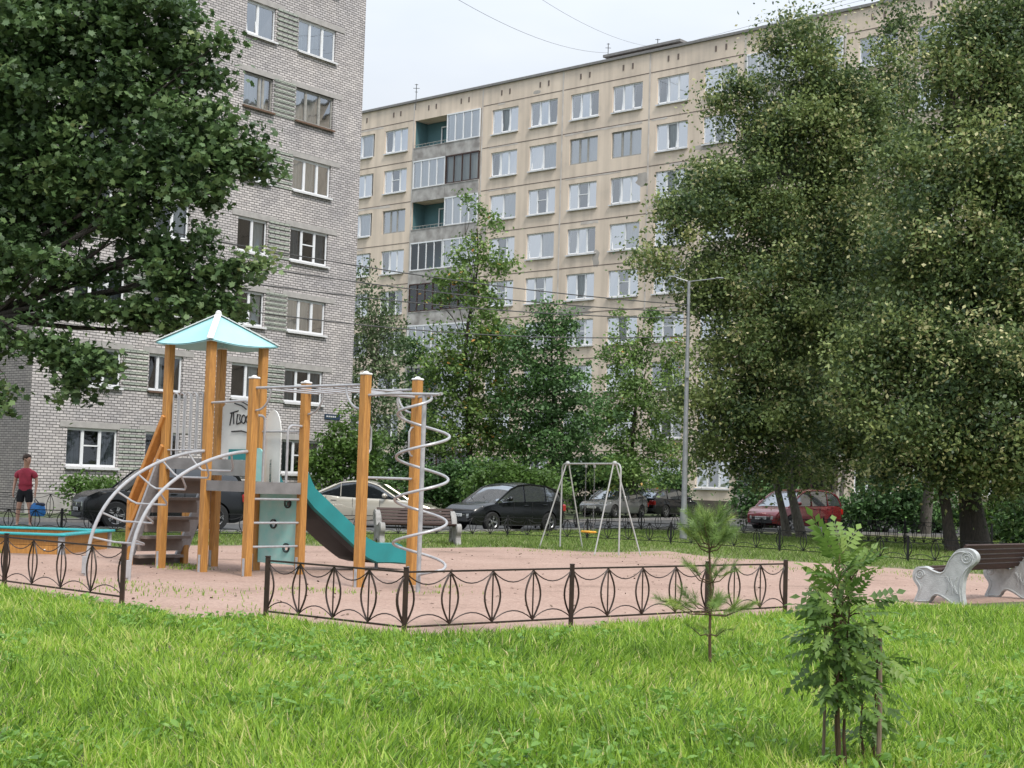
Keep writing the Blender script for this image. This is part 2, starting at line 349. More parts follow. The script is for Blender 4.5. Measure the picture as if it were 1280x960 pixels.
# ---- scattering many small faces into ONE mesh ----
def scatter(name, tv, tf, pos, X, Y, Z, lv, mat, parent=None, smooth=False):
    """tv: (k,3) template vertices, tf: list of faces; pos,X,Y,Z: (N,3) origin and scaled axes; lv: (N,)"""
    tv = np.asarray(tv, float); n, k = len(pos), len(tv)
    V = pos[:, None, :] + tv[None, :, 0, None]*X[:, None, :] + tv[None, :, 1, None]*Y[:, None, :] + tv[None, :, 2, None]*Z[:, None, :]
    me = bpy.data.meshes.new(name); me.vertices.add(n*k); me.vertices.foreach_set('co', V.reshape(-1).astype(np.float32))
    fl = np.concatenate([np.asarray(f) for f in tf]); tot = np.array([len(f) for f in tf])
    loops = (fl[None, :]+(np.arange(n)*k)[:, None]).reshape(-1); tots = np.tile(tot, n); st = np.concatenate([[0], np.cumsum(tots)[:-1]])
    me.loops.add(len(loops)); me.loops.foreach_set('vertex_index', loops.astype(np.int32))
    me.polygons.add(len(tots)); me.polygons.foreach_set('loop_start', st.astype(np.int32)); me.polygons.foreach_set('loop_total', tots.astype(np.int32))
    me.update(calc_edges=True); me.validate()
    if smooth: me.polygons.foreach_set('use_smooth', [True]*len(me.polygons))
    at = me.attributes.new('lv', 'FLOAT', 'FACE'); at.data.foreach_set('value', np.repeat(lv, len(tf)).astype(np.float32))
    me.materials.append(mat)
    o = bpy.data.objects.new(name, me); col.objects.link(o)
    if parent: o.parent = parent
    return o
def frames(nrm, size, r=rng):
    n = len(nrm); a = r.normal(size=(n, 3)); Zv = nrm/np.linalg.norm(nrm, axis=1, keepdims=True)
    X = np.cross(a, Zv); X /= np.linalg.norm(X, axis=1, keepdims=True)+1e-9; Y = np.cross(Zv, X); s = size[:, None]
    return X*s, Y*s, Zv*s
KITE = ([(0,-.5,0),(.32,-.05,.06),(0,.55,-.03),(-.32,-.05,.06)], [(0,1,2),(0,2,3)])
MAPLE = ([(0,-.42,0),(.2,-.3,.03),(.52,-.12,.02),(.3,.05,.05),(.38,.33,0),(.14,.24,.04),(0,.58,-.04),(-.14,.24,.04),(-.38,.33,0),(-.3,.05,.05),(-.52,-.12,.02),(-.2,-.3,.03)],
         [(0,1,3,5,7,9,11),(1,2,3),(3,4,5),(5,6,7),(7,8,9),(9,10,11)])
OVAL = ([(0,-.5,0),(.26,-.22,.05),(.28,.12,.05),(0,.52,-.05),(-.28,.12,.05),(-.26,-.22,.05)], [(0,1,2,3),(0,3,4,5)])
def crown(name, parent, blobs, mat, leaf=.14, dens=5.0, nleaf=45, cr=.5, tmpl=KITE, up=.5, droop=0.0, pale=0.0, hollow=.5, seed=1, flat=.6):
    """blobs: (x,y,z,rx,ry,rz). Leaf clumps fill each blob's outer volume; leaves spread round each clump."""
    r = np.random.default_rng(seed); P = []; LV = []
    for bx, by, bz, ax, ay, az, *dm in blobs:
        area = 4*math.pi*((ax*ay+ax*az+ay*az)/3); nc = max(3, int(dens*area*(dm[0] if dm else 1)))
        d = r.normal(size=(nc, 3)); d /= np.linalg.norm(d, axis=1, keepdims=True)
        rad = hollow+(1.08-hollow)*r.random(nc)**.7; rad *= 1+.18*r.normal(size=nc)
        c = np.array([bx, by, bz])+d*np.array([ax, ay, az])*rad[:, None]
        cv = np.clip(r.normal(.45, .26, nc), 0, 1); pc = r.random(nc) < pale*2.2; rr = cr*(.6+.8*r.random(nc))
        for k in range(nc):
            m_ = int(nleaf*(.5+r.random())); p = r.normal(size=(m_, 3))*np.array([1, 1, flat])*rr[k]*.55
            p[:, 2] -= droop*np.abs(r.normal(size=m_))*rr[k]
            P.append(c[k]+p); lv = cv[k]*.8+r.normal(0, .12, m_)
            if pale: lv = np.where(r.random(m_) < (.38 if pc[k] else .015), .86+.14*r.random(m_), np.clip(lv, 0, .8))
            LV.append(lv)
    P = np.concatenate(P); LV = np.clip(np.concatenate(LV), 0, 1); n_ = len(P)
    nr = r.normal(size=(n_, 3)); nr[:, 2] += up*2
    X, Y, Z = frames(nr, leaf*(.65+.7*r.random(n_)), r)
    return scatter(name, tmpl[0], tmpl[1], P, X, Y, Z, LV, mat, parent)
def limb_pts(a, b, bend=.15, n=6, r=random):
    a, b = Vector(a), Vector(b); l = (b-a).length; o = Vector((r.uniform(-1,1), r.uniform(-1,1), r.uniform(-.3,.6)))*l*bend
    return [a.lerp(b, i/n)+o*math.sin(math.pi*i/n)+Vector((r.uniform(-1,1), r.uniform(-1,1), 0))*l*.012 for i in range(n+1)]
def trunk(parent, base, top, r0, r1, blobs, mat, limb=.35, rs=1, twigs=3, lean=.03):
    q = random.Random(rs); mb = MB(); pts = limb_pts(base, top, lean, 9, q); n = len(pts)-1
    rad = [r0*(1.35 if i == 0 else 1)*(1-i/n)+r1*i/n for i in range(n+1)]
    mb.tube(pts, rad, 10)
    for bl in blobs:
        c = Vector(bl[:3]); t = min(.95, max(limb*.8, (c.z-Vector(base).z)/(Vector(top).z-Vector(base).z+1e-6)*.72)); k = t*n; i = min(n-1, int(k)); s = pts[i].lerp(pts[i+1], k-i)
        lp = limb_pts(s, c, .1, 5, q); rr = max(.025, rad[i]*.36); mb.tube(lp, [rr*(1-.8*j/5) for j in range(6)], 6)
        for _ in range(twigs):
            e = c+Vector((q.uniform(-1,1)*bl[3], q.uniform(-1,1)*bl[4], q.uniform(-.7,1)*bl[5]))*.85
            mb.tube(limb_pts(lp[3], e, .12, 4, q), [rr*.32*(1-.85*j/4) for j in range(5)], 5)
    return mb.build('trunk', mat, parent, True)

# ---------------- the ground ----------------
def sheet(name, pts, z, mat, kind='structure'):
    v = [Vector((p[0], p[1], z)) for p in pts]
    o = pydata(name, v, [tuple(range(len(v)))], mat); o['kind'] = kind
    if o.data.polygons[0].normal.z < 0: o.data.flip_normals()
    return o
def XY(*pp): return [tuple(G(x, y)[:2]) for x, y in pp]
sheet('ground', [(-1500,-400),(1500,-400),(1500,2200),(-1500,2200)], 0.0, M['earth'])
near_edge = XY((1283,753),(1100,759),(980,770),(850,781),(720,790),(600,797),(505,801),(420,789),(332,778),(215,777),(190,768),(150,761),(60,748),(-20,738))
far_edge = XY((-20,693),(60,690),(150,684),(240,682),(330,682),(420,683),(520,685),(640,685),(740,691),(830,689),(900,698),(960,701),(1040,706),(1110,711),(1200,716),(1283,722))
def wob(pts, amp, step=.45, seed=3):
    q = random.Random(seed); out = []
    for a, b in zip(pts[:-1], pts[1:]):
        a, b = Vector(a), Vector(b); n = max(1, int((b-a).length/step))
        for i in range(n):
            p = a.lerp(b, i/n); out.append((p.x+q.uniform(-amp, amp)*.4, p.y+q.uniform(-amp, amp)))
    return out+[tuple(pts[-1])]
near_w, far_w = wob(near_edge, .10), wob(far_edge, .28, .8)
gravel_poly = [(14.0,17.6)]+near_w+[(-12.5,19.6),(-14,26)]+far_w+[(14.0,24.5)]
sheet('pink_gravel_area', gravel_poly, .006, M['pink_gravel'])
lawn_poly = [(-9,4.5),(9,4.5),(14,17.6)]+near_w+[(-12.5,19.6)]
sheet('lawn', lawn_poly, .012, M['lawn_soil'])
# far green strip between the gravel and the yard road
road_near = [(-40,37.2),(-14,37.4),(-7,38.4),(-2,43.4),(1,47.5),(6,55),(14,56),(26,52),(40,46)]
strip_poly = [(-14,26)]+far_w+[(14.0,24.5),(40,30)]+road_near[::-1][0:]+[(-40,36)]
sheet('grass_strip', strip_poly, .004, M['strip_soil'])
road_far = [(-40,42.2),(-14,42.4),(-7,47.0),(-2,55),(3,62),(9,74),(16,72),(26,62),(40,54)]
sheet('yard_road', road_near+road_far[::-1], .009, M['asphalt'])
kb = MB()
for a, b in zip(road_near[:-1], road_near[1:]): kb.bar((a[0],a[1],.035), (b[0],b[1],.035), .15, .13)
k_ = kb.build('kerb', M['kerb_stone']); k_['kind'] = 'structure'
kb = MB()
for a, b in zip(road_far[:-1], road_far[1:]): kb.bar((a[0],a[1],.045), (b[0],b[1],.045), .15, .15)
k_ = kb.build('kerb', M['kerb_stone']); k_['kind'] = 'structure'
sheet('footpath', [(-30,36.4),(-14,36.6),(-9.5,37.1),(-4,39.2),(-4.5,40.4),(-9.8,38.9),(-14,38.5),(-30,38.2)], .010, M['path_grey'])

# ---------------- buildings ----------------
def facade(mb, x0, x1, z0, z1, holes, dep, y=0.0):
    xs = sorted({x0, x1, *[h[0] for h in holes], *[h[1] for h in holes]}); zs = sorted({z0, z1, *[h[2] for h in holes], *[h[3] for h in holes]})
    for i in range(len(xs)-1):
        for j in range(len(zs)-1):
            cx, cz = (xs[i]+xs[i+1])/2, (zs[j]+zs[j+1])/2
            if any(h[0] < cx < h[1] and h[2] < cz < h[3] for h in holes): continue
            mb.add([(xs[i],y,zs[j]),(xs[i+1],y,zs[j]),(xs[i+1],y,zs[j+1]),(xs[i],y,zs[j+1])], [(0,1,2,3)])
    for h in holes:
        d = h[4] if len(h) > 4 else dep; a, b, c, e = h[:4]
        mb.add([(a,y,c),(a,y+d,c),(a,y+d,e),(a,y,e)], [(0,1,2,3)]); mb.add([(b,y,c),(b,y,e),(b,y+d,e),(b,y+d,c)], [(0,1,2,3)])
        mb.add([(a,y,c),(b,y,c),(b,y+d,c),(a,y+d,c)], [(0,1,2,3)]); mb.add([(a,y,e),(a,y+d,e),(b,y+d,e),(b,y,e)], [(0,1,2,3)])

def window(parent, w, h, splits, fmat, smat, gmat, curtain, bars=(), tilt=(), sill_over=.06, curt_range=None):
    """origin at lower-left corner of the opening, y = depth of the frame. window > pane, sill, curtain, sash"""
    f = MB(); t = .05
    f.b2(0,w,.0,.07,0,t); f.b2(0,w,.0,.07,h-t,h); f.b2(0,t,.0,.07,t,h-t); f.b2(w-t,w,.0,.07,t,h-t)
    for s in splits: f.b2(w*s-.033,w*s+.033,-.004,.07,t,h-t)
    for a, b, zf in bars: f.b2(w*a+.05,w*b-.05,.0,.05,h*zf-.025,h*zf+.025)
    # inner sash borders
    ed = [0]+list(splits)+[1]
    for a, b in zip(ed[:-1], ed[1:]):
        a_, b_ = w*a+.033, w*b-.033
        f.b2(a_,b_,.012,.06,t,t+.04); f.b2(a_,b_,.012,.06,h-t-.04,h-t); f.b2(a_,a_+.03,.012,.06,t,h-t); f.b2(b_-.03,b_,.012,.06,t,h-t)
    o = f.build('window', M[fmat], parent)
    gl_ = gmat if isinstance(gmat, (list, tuple)) else [gmat]*(len(ed)-1)
    for k_, (a, b) in enumerate(zip(ed[:-1], ed[1:])):
        tw = .012*math.sin(k_*2.3+w*7+h*5)      # casements never hang quite flat
        p = MB(); p.add([(w*a+.03,.04+tw,.03),(w*b-.03,.04-tw,.03),(w*b-.03,.04-tw*.5,h-.03),(w*a+.03,.04+tw*.5,h-.03)], [(0,1,2,3)]); p.build('pane', M[gl_[k_]], o)
    if smat:
        s = MB(); s.b2(-sill_over,w+sill_over,-.20,.0,-.05,-.012); s.b2(-sill_over,w+sill_over,-.215,-.2,-.09,-.012); s.build('sill', M[smat], o)
    if curtain:
        c = MB(); rr = curt_range or [(0.02,.98)]
        for a, b in rr:
            n = 26; v = []; 
            for i in range(n+1):
                x = w*(a+(b-a)*i/n); y = .16+.03*math.sin(i*1.9+a*7); v += [(x,y,.02),(x,y,h-.02)]
            c.add(v, [(2*i,2*i+2,2*i+3,2*i+1) for i in range(n)])
        c.build('curtain', M[curtain], o, True)
    for a, b in tilt:      # sash tipped inward/outward at the top
        T = MB(); a_, b_ = w*a+.04, w*b-.04; rot = Matrix.Rotation(R(-9), 3, 'X'); o2 = Vector((0,-.02,t))
        for bx in (((a_,b_),(0,.07)), ((a_,b_),(h-2*t-.07,h-2*t)), ((a_,a_+.06),(0,h-2*t)), ((b_-.06,b_),(0,h-2*t))):
            (xa,xb),(za,zb) = bx
            c0 = rot @ Vector(((xa+xb)/2,0,(za+zb)/2)); T.box(o2+c0, (xb-xa,.05,zb-za), rot)
        T.build('sash', M[fmat], o)
    return o

# --- brick block on the left ---
L0 = Vector((-16.628, 51.157, 0)); LA = math.atan2(.789, .614)
bL = empty('brick_apartment_building', L0, LA, 'tall pale grey brick apartment block with white window frames, behind the maple on the left', 'building')
LW, LH = 15.85, 27.5
cols_ = [(1.55,3.73),(5.0,6.6),(9.04,10.6),(11.9,14.1)]
sills = [1.66+2.93*k for k in range(9)]; wh = 1.38
holes = [(a,b,s,s+wh) for (a,b) in cols_ for s in sills]
mb = MB(); facade(mb, 0, LW, 0, LH, holes, .14)
mb.add([(LW,0,0),(LW,14,0),(LW,14,LH),(LW,0,LH)], [(0,1,2,3)]); mb.add([(0,14,0),(LW,14,0),(LW,14,LH),(0,14,LH)], [(0,3,2,1)])
mb.build('wall', M['brick_white'], bL)
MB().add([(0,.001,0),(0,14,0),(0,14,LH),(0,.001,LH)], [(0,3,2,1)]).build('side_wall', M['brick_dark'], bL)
MB().b2(.06,LW-.06,.1,13.9,LH-.1,LH+.02).build('roof', M['roof_felt'], bL)
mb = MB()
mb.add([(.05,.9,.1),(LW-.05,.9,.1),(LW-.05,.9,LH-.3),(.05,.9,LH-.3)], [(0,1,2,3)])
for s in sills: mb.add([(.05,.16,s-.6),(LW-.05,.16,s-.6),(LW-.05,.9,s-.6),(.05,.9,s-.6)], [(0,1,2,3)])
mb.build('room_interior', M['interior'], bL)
mb = MB(); mb.b2(-.04,LW+.04,-.07,-.003,0,.75); mb.build('plinth', M['lintel'], bL)
# ribbed green-grey brick between paired windows: courses alternately set proud
for (xa, xb) in ((3.80,4.93),(10.67,11.83)):
    for s in sills:
        mb = MB(); z = s-.05
        while z < s+wh+.02: mb.b2(xa,xb,-.035,-.002,z,z+.10); z += .2
        mb.build('ribbed_brickwork', M['brick_green'], bL)
lint = MB().b2(0,1,-.03,-.004,0,.2)
q = random.Random(5)
protoW = {}
def lwin(kind):
    if kind in protoW: return copy_tree(protoW[kind], bL)
    S = {'w3':(2.18,(.33,.67),'win_white','sill_white','glass_clear','curtain_grey',((.33,.67,.55),),(),[(.02,.3),(.7,.98)]),
         'w3s':(2.18,(.33,.67),'win_white','sill_white','glass_blue','curtain_pale',(),(),[(.02,.62)]),
         'w3g':(2.18,(.3,.66),'win_grey','sill_brown','glass_blue','curtain_pale',(),(),[(.02,.7)]),
         'n2':(1.58,(.52,),'win_white','sill_white','glass_clear','curtain_pale',(),(),[(.52,.98)]),
         'n2s':(1.58,(.42,),'win_white','sill_white','glass_blue','curtain_grey',(),((.0,.42),),[(.4,.98)]),
         'n2g':(1.58,(.58,.7),'win_grey','sill_brown','glass_blue','curtain_pale',(),(),[(.02,.9)]),
         'n2b':(1.58,(.3,.62),'win_white','sill_brown','glass_clear','curtain_pale',(),(),[(.3,.5)])}[kind]
    o = window(bL, S[0], wh, S[1], S[2], S[3], S[4], S[5], S[6], S[7], .06, S[8]); protoW[kind] = o; return o
kinds = {0:['w3','n2b','n2','w3'],1:['w3','n2b','n2','w3'],2:['w3','n2','n2','w3s'],3:['w3','n2','n2','w3'],4:['w3','n2','n2','w3s'],5:['w3','n2','n2g','w3g'],6:['w3s','n2s','n2s','w3s'],7:['w3s','n2','n2s','w3s'],8:['w3','n2','n2s','w3s']}
for r_ in range(9):
    for c_, (a, b) in enumerate(cols_):
        o = lwin(kinds[r_][c_]); o.location = (a, .085, sills[r_])
        l_ = MB().b2(a-.32,b+.48,-.028,-.003,sills[r_]+wh+.01,sills[r_]+wh+.23).build('lintel', M['lintel'], bL)
mb = MB(); mb.b2(14.25,15.15,-.05,-.004,4.0,4.22); s_ = mb.build('number_plate', M['sign_blue'], bL)
mb = MB()
for i in range(5): mb.b2(14.33+i*.12,14.41+i*.12,-.055,-.051,4.09,4.15)
mb.build('plate_lettering', M['sign_text'], s_)

# --- long panel block on the right ---
R0 = Vector((7.2, 89, 0)); RA = math.atan2(-.665, .747)
bR = empty('panel_apartment_building', R0, RA, 'long nine storey beige panel apartment block standing across the back of the yard', 'building')
X0, X1, RH = -33.0, 44.0, 27.9
rs_ = [1.6+2.875*k for k in range(9)]; rh_ = 1.65
wc = [(-30.2,-27.9),(-26.0,-23.5),(-22.4,-20.1),(-12.1,-9.8),(-8.75,-6.45),(-5.35,-3.1),(-2.0,.3),(1.4,3.7),(4.8,7.1),(14.9,17.2),(18.3,20.6),(21.7,24.0),(25.1,27.4),(28.5,30.8)]
log = [(-19.4,-13.1),(7.75,14.0)]
holes = [(a,b,s,s+rh_) for a,b in wc for s in rs_]
holes += [(a,b,s-.02,s+1.98,1.25) for a,b in log for s in rs_]
mb = MB(); facade(mb, X0, X1, 0, RH, holes, .14)
mb.add([(X0,0,0),(X0,13,0),(X0,13,RH),(X0,0,RH)], [(0,3,2,1)]); mb.add([(X1,0,0),(X1,13,0),(X1,13,RH),(X1,0,RH)], [(0,1,2,3)]); mb.add([(X0,13,0),(X1,13,0),(X1,13,RH),(X0,13,RH)], [(0,3,2,1)])
mb.build('wall', M['panel_wall'], bR)
MB().b2(X0-.12,X1+.12,-.14,13.1,RH+.002,RH+.16).build('roof_edge', M['roof_edge'], bR)
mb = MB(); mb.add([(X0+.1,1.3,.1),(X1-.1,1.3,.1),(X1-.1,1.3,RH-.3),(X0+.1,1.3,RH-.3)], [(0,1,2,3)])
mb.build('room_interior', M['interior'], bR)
mb = MB(); mb.b2(X0-.03,X1,-.05,-.003,0,.9); mb.build('plinth', M['loggia_dark'], bR)
# joints: dark thin grooves over pale filler bands
pm('joint_pale', (.62,.57,.52), .9, 0, .2, 1.5, c2=(.46,.40,.35)); pm('joint_dark', (.17,.13,.11), .9)
mb = MB(); mv = MB()
for k in range(9):
    z = rs_[k]+1.98+.06
    segs = [X0,-19.55,-13.0,-6.0,.85,7.6,14.15,21.1,28,35,X1]
    for a, b in zip(segs[:-1], segs[1:]):
        if (a, b) in ((-19.55,-13.0),(7.6,14.15)): continue
        mb.b2(a-.0,b+.0,-.012,-.002,z,z+.045)
        if q.random() < .55:
            u0, u1 = sorted((q.uniform(a,b), q.uniform(a,b))); h0 = q.uniform(.08,.22); n_ = 9
            pp = [(u0+(u1-u0)*i/n_, z-.006) for i in range(n_+1)]+[(u1-(u1-u0)*i/n_, z-h0*q.uniform(.6,1.1)) for i in range(n_+1)]
            mv.prism(pp, (0,-.008,0), (1,0,0), (0,0,1), (0,.006,0))
for x in (-26.6,-19.52,-12.98,-6.0,.85,7.65,14.1,21.1,28.0): mv.b2(x-.06,x+.06,-.016,-.003,.9,RH-.02)
pm('repair_patch', (.44,.40,.36), .95, 0, .15, 1.5)
for px_, pz_, w_, h_ in ((-4.6,12.4,2.6,.7),(-13.0,11.9,1.0,1.1),(.4,20.2,.8,.9),(-8.2,26.9,.6,.25),(-12.6,18.0,.5,1.4),(5.0,21.6,1.4,.4),(-3.0,15.6,.5,1.2)):
    n_ = 12; pp = [(px_+w_*.5*math.cos(6.283*i/n_)*q.uniform(.75,1.15)*(1.25 if i % 3 else 1), pz_+h_*.5*math.sin(6.283*i/n_)*q.uniform(.75,1.15)) for i in range(n_)]
    MB().prism(pp, (0,-.006,0), (1,0,0), (0,0,1), (0,.004,0)).build('repair_patch', M['repair_patch'], bR)
mb.build('panel_joint', M['joint_dark'], bR)['kind'] = 'stuff'; mv.build('joint_filler', M['joint_pale'], bR)
vt = None
for a, b in wc+[(-19.2,-16.3),(-16.1,-13.2),(7.9,10.8),(11,13.8)]:
    m_ = (a+b)/2
    for dx in (-.42,.30):
        if vt is None: vt = MB().b2(0,.12,-.02,-.003,27.15,27.5).build('roof_vent', M['joint_dark'], bR); vt.location.x = m_+dx
        else: c_ = vt.copy(); col.objects.link(c_); c_.parent = bR; c_.location.x = m_+dx
protoR = {}
RK = {'a':((.32,.68),'win_white',('glass_sky','glass_mid','glass_sky'),'curtain_pale',((.32,.68,.55),),(),[(.02,.35),(.66,.98)]),
      'b':((.34,.66),'win_white',('glass_mid','glass_sky','glass_sky'),'curtain_pale',(),((.0,.34),),[(.2,.98)]),
      'c':((.34,.66),'win_white',('glass_blue','glass_sky','glass_mid'),'curtain_grey',(),((.0,.34),(.66,1)),[(.3,.7)]),
      'd':((.5,),'win_white',('glass_sky','glass_blue'),'curtain_pale',(),((.05,.5),),[(.05,.98)]),
      'e':((.33,.62),'win_grey','glass_blue','curtain_pale',(),(),[(.02,.98)]),
      'f':((.32,.68),'win_white',('glass_mid','glass_clear','glass_mid'),'curtain_grey',(),(),[(.02,.4)]),
      'g':((.34,.66),'win_white',('glass_sky','glass_clear','glass_sky'),'curtain_pale',(),((.34,.66),),[(.02,.98)])}
def rwin(kind, root):
    if kind in protoR: return copy_tree(protoR[kind], root)
    S = RK[kind]; o = window(root, 2.28, rh_, S[0], S[1], 'sill_white' if S[1] == 'win_white' else None, S[2], S[3], S[4], S[5], .05, S[6]); protoR[kind] = o; return o
table = {8:'bdbgcccbdcbgbc', 7:'dbabdeegaaacdb', 6:'bdedaabgaacdab', 5:'abbadcdaabcgab', 4:'dafaagaabcadab', 3:'afffaagaacgfab', 2:'affffaafaacfab', 1:'fffaffaffaafaf', 0:'ffaffffaaafaaf'}
for k in range(9):
    for c_, (a, b) in enumerate(wc):
        hidden = c_ >= 10 and 0 < k < 7
        if hidden or c_ == 0: continue
        o = rwin(table[k][c_], bR); o.location = (a+.01, .08, rs_[k])
hid = MB()
for k in range(9):
    for c_, (a, b) in enumerate(wc):
        if (c_ >= 10 and 0 < k < 7) or c_ == 0:
            for u in (0,.33,.67,1): hid.b2(a+(b-a)*u-.04,a+(b-a)*u+.04,.08,.15,rs_[k],rs_[k]+rh_)
            hid.b2(a,b,.08,.15,rs_[k],rs_[k]+.07); hid.b2(a,b,.08,.15,rs_[k]+rh_-.07,rs_[k]+rh_)
h_ = hid.build('window_frame', M['win_white'], bR); h_['kind'] = 'stuff'
hid = MB()
for k in range(9):
    for c_, (a, b) in enumerate(wc):
        if (c_ >= 10 and 0 < k < 7) or c_ == 0: hid.add([(a,.12,rs_[k]),(b,.12,rs_[k]),(b,.12,rs_[k]+rh_),(a,.12,rs_[k]+rh_)], [(0,1,2,3)])
h_ = hid.build('window_pane', M['glass_sky'], bR); h_['kind'] = 'stuff'
# loggias: balcony > glazing, pane, recess, divider
LK = {8:('open','white'),7:('white','brown'),6:('open','white'),5:('mixed','white'),4:('brown','brown'),3:('white','white'),2:('dark','white'),1:('open','white'),0:('dark','brown')}
for gi, (A, B) in enumerate(log):
    for k in range(9):
        s = rs_[k]; mid = (A+B)/2
        for side, (a, b) in enumerate(((A, mid), (mid, B))):
            st = LK[k][side] if gi == 0 else LK[(k+4) % 9][1-side]
            if gi == 1 and k < 7 and k > 0: continue
            p = MB(); p.b2(a+.01,b-.01,-.10,-.004,s-.93,s-.03); p.b2(a+.01,b-.01,-.13,.06,s-.028,s+.02)
            bal = p.build('balcony', M['parapet'], bR)
            rc = MB(); y = 1.2
            rc.add([(a+.02,.06,s-.015),(a+.02,y,s-.015),(a+.02,y,s+1.97),(a+.02,.06,s+1.97)], [(0,1,2,3)]); rc.add([(b-.03,.06,s-.015),(b-.03,y,s-.015),(b-.03,y,s+1.97),(b-.03,.06,s+1.97)], [(3,2,1,0)])
            rc.add([(a+.02,y,s-.9),(b-.03,y,s-.9),(b-.03,y,s+1.97),(a+.02,y,s+1.97)], [(0,1,2,3)])
            rc.build('recess', M['loggia_teal' if st in ('open','mixed') else 'loggia_dark'], bal)
            if st == 'open':
                dd = MB(); dd.b2(a+1.5,a+1.58,1.08,1.15,s-.3,s+1.5); dd.b2(a+2.1,a+2.18,1.08,1.15,s-.3,s+1.5); dd.b2(b-.25,b-.17,1.08,1.15,s-.3,s+1.5); dd.b2(a+1.5,b-.17,1.08,1.15,s+1.5,s+1.58); dd.b2(a+2.18,b-.25,1.08,1.15,s+.3,s+.36)
                dd.build('inner_window', M['win_white'], bal)
                rr = MB(); rr.tube([(a+.05,-.06,s+.22),(b-.05,-.06,s+.22)], .02, 6)
                for i in range(9): rr.tube([(a+.1+i*.36,-.06,s+.02),(a+.1+i*.36,-.06,s+.22)], .012, 4)
                rr.build('railing', M['win_grey'], bal)
            else:
                fm = {'white':'win_white','brown':'win_brown','mixed':'win_white','dark':'win_grey'}[st]; g = MB(); n = 4
                for i in range(n+1):
                    x = a+.06+(b-a-.12)*i/n; g.b2(x-.035,x+.035,-.10,-.03,s+.022,s+1.9)
                g.b2(a+.03,b-.03,-.11,-.02,s+1.88,s+1.97); g.b2(a+.03,b-.03,-.115,-.015,s+.021,s+.09)
                if st == 'white' and side == (k % 2): g.b2(a+.95,b-.95,-.09,-.04,s+1.0,s+1.05)
                g.build('glazing_frame', M[fm], bal)
                pn = MB(); pn.add([(a+.05,-.06,s+.03),(b-.05,-.06,s+.03),(b-.05,-.06,s+1.95),(a+.05,-.06,s+1.95)], [(0,1,2,3)]); pn.build('pane', M['glass_blue' if st == 'white' else 'glass_clear'], bal)
                if st in ('white','brown') and k > 4:
                    c = MB(); c.add([(a+.1,.1,s+.03),(b-.1,.1,s+.03),(b-.1,.1,s+1.9),(a+.1,.1,s+1.9)], [(0,1,2,3)]); c.build('curtain', M['curtain_pale'], bal)
# roof-top lift housing, antennas and cables
ru = MB(); ru.b2(-3.0,2.3,.8,4.6,RH+.165,RH+.55); hz = ru.build('rooftop_housing', M['joint_dark'], bR)
MB().b2(-3.3,2.6,.55,4.9,RH+.56,RH+.72).build('housing_cover', M['roof_edge'], hz)

# ---------------- vegetation behind ----------------
def W(px, py, y): return D(px, py, y)
def blob(px, py, y, rpx, rpz=None, ry=None):
    c = W(px, py, y); s = y/F_PX; return (c.x, c.y, c.z, rpx*s, ry or rpx*s, (rpz or rpx)*s)
def tree(name, label, cat, base, blobs, lmat, bmat, r0, top_frac=.9, group=None, seed=1, **kw):
    top = max(b[2]+b[5]*.4 for b in blobs)*top_frac; cx = sum(b[0] for b in blobs)/len(blobs); cy = sum(b[1] for b in blobs)/len(blobs)
    t = empty(name, base, 0, label, cat, group); B = Vector(base)
    bl = [(b[0]-B.x, b[1]-B.y, b[2]-B.z)+tuple(b[3:]) for b in blobs]
    trunk(t, (0,0,-.05), ((cx-B.x)*.6, (cy-B.y)*.6, top), r0, r0*.14, bl, M[bmat], rs=seed, **kw.pop('tk', {}))
    crown('crown', t, bl, M[lmat], seed=seed, **kw)
    return t
def bush(label, px, py_c, y, rpx, rpz, lmat, seed, group=None, name='bush', **kw):
    b = blob(px, py_c, y, rpx, rpz, max(1.0, rpx*y/F_PX*.7)); c = Vector((b[0], b[1], 0)); q_ = random.Random(seed)
    t = empty(name, c, 0, label, 'bush', group)
    subs = []
    for i in range(7):
        a = i/6*2-1
        subs.append((a*b[3]*.68, q_.uniform(-.5,.5)*b[4], max(b[2]+q_.uniform(-.35,.28)*b[5]-abs(a)*b[5]*.3, b[5]*.4), b[3]*.42, b[4]*.5, b[5]*q_.uniform(.55,.8)))
    subs.append((0,0,max(.4,b[2]*.45),b[3]*.85,b[4]*.6,max(.4,b[2]*.45)))
    st = MB()
    for s in subs[:7]: st.tube(limb_pts((s[0]*.2,s[1]*.2,-.03), (s[0],s[1],s[2]+s[5]*.4), .1, 4, q_), [.045,.035,.028,.02,.012], 5)
    st.build('stems', M['bark'], t)
    kw.setdefault('leaf', .17); kw.setdefault('dens', 3.2); kw.setdefault('nleaf', 34); kw.setdefault('cr', .42); kw.setdefault('hollow', .45)
    crown('foliage', t, subs, M[lmat], seed=seed, **kw)
    return t

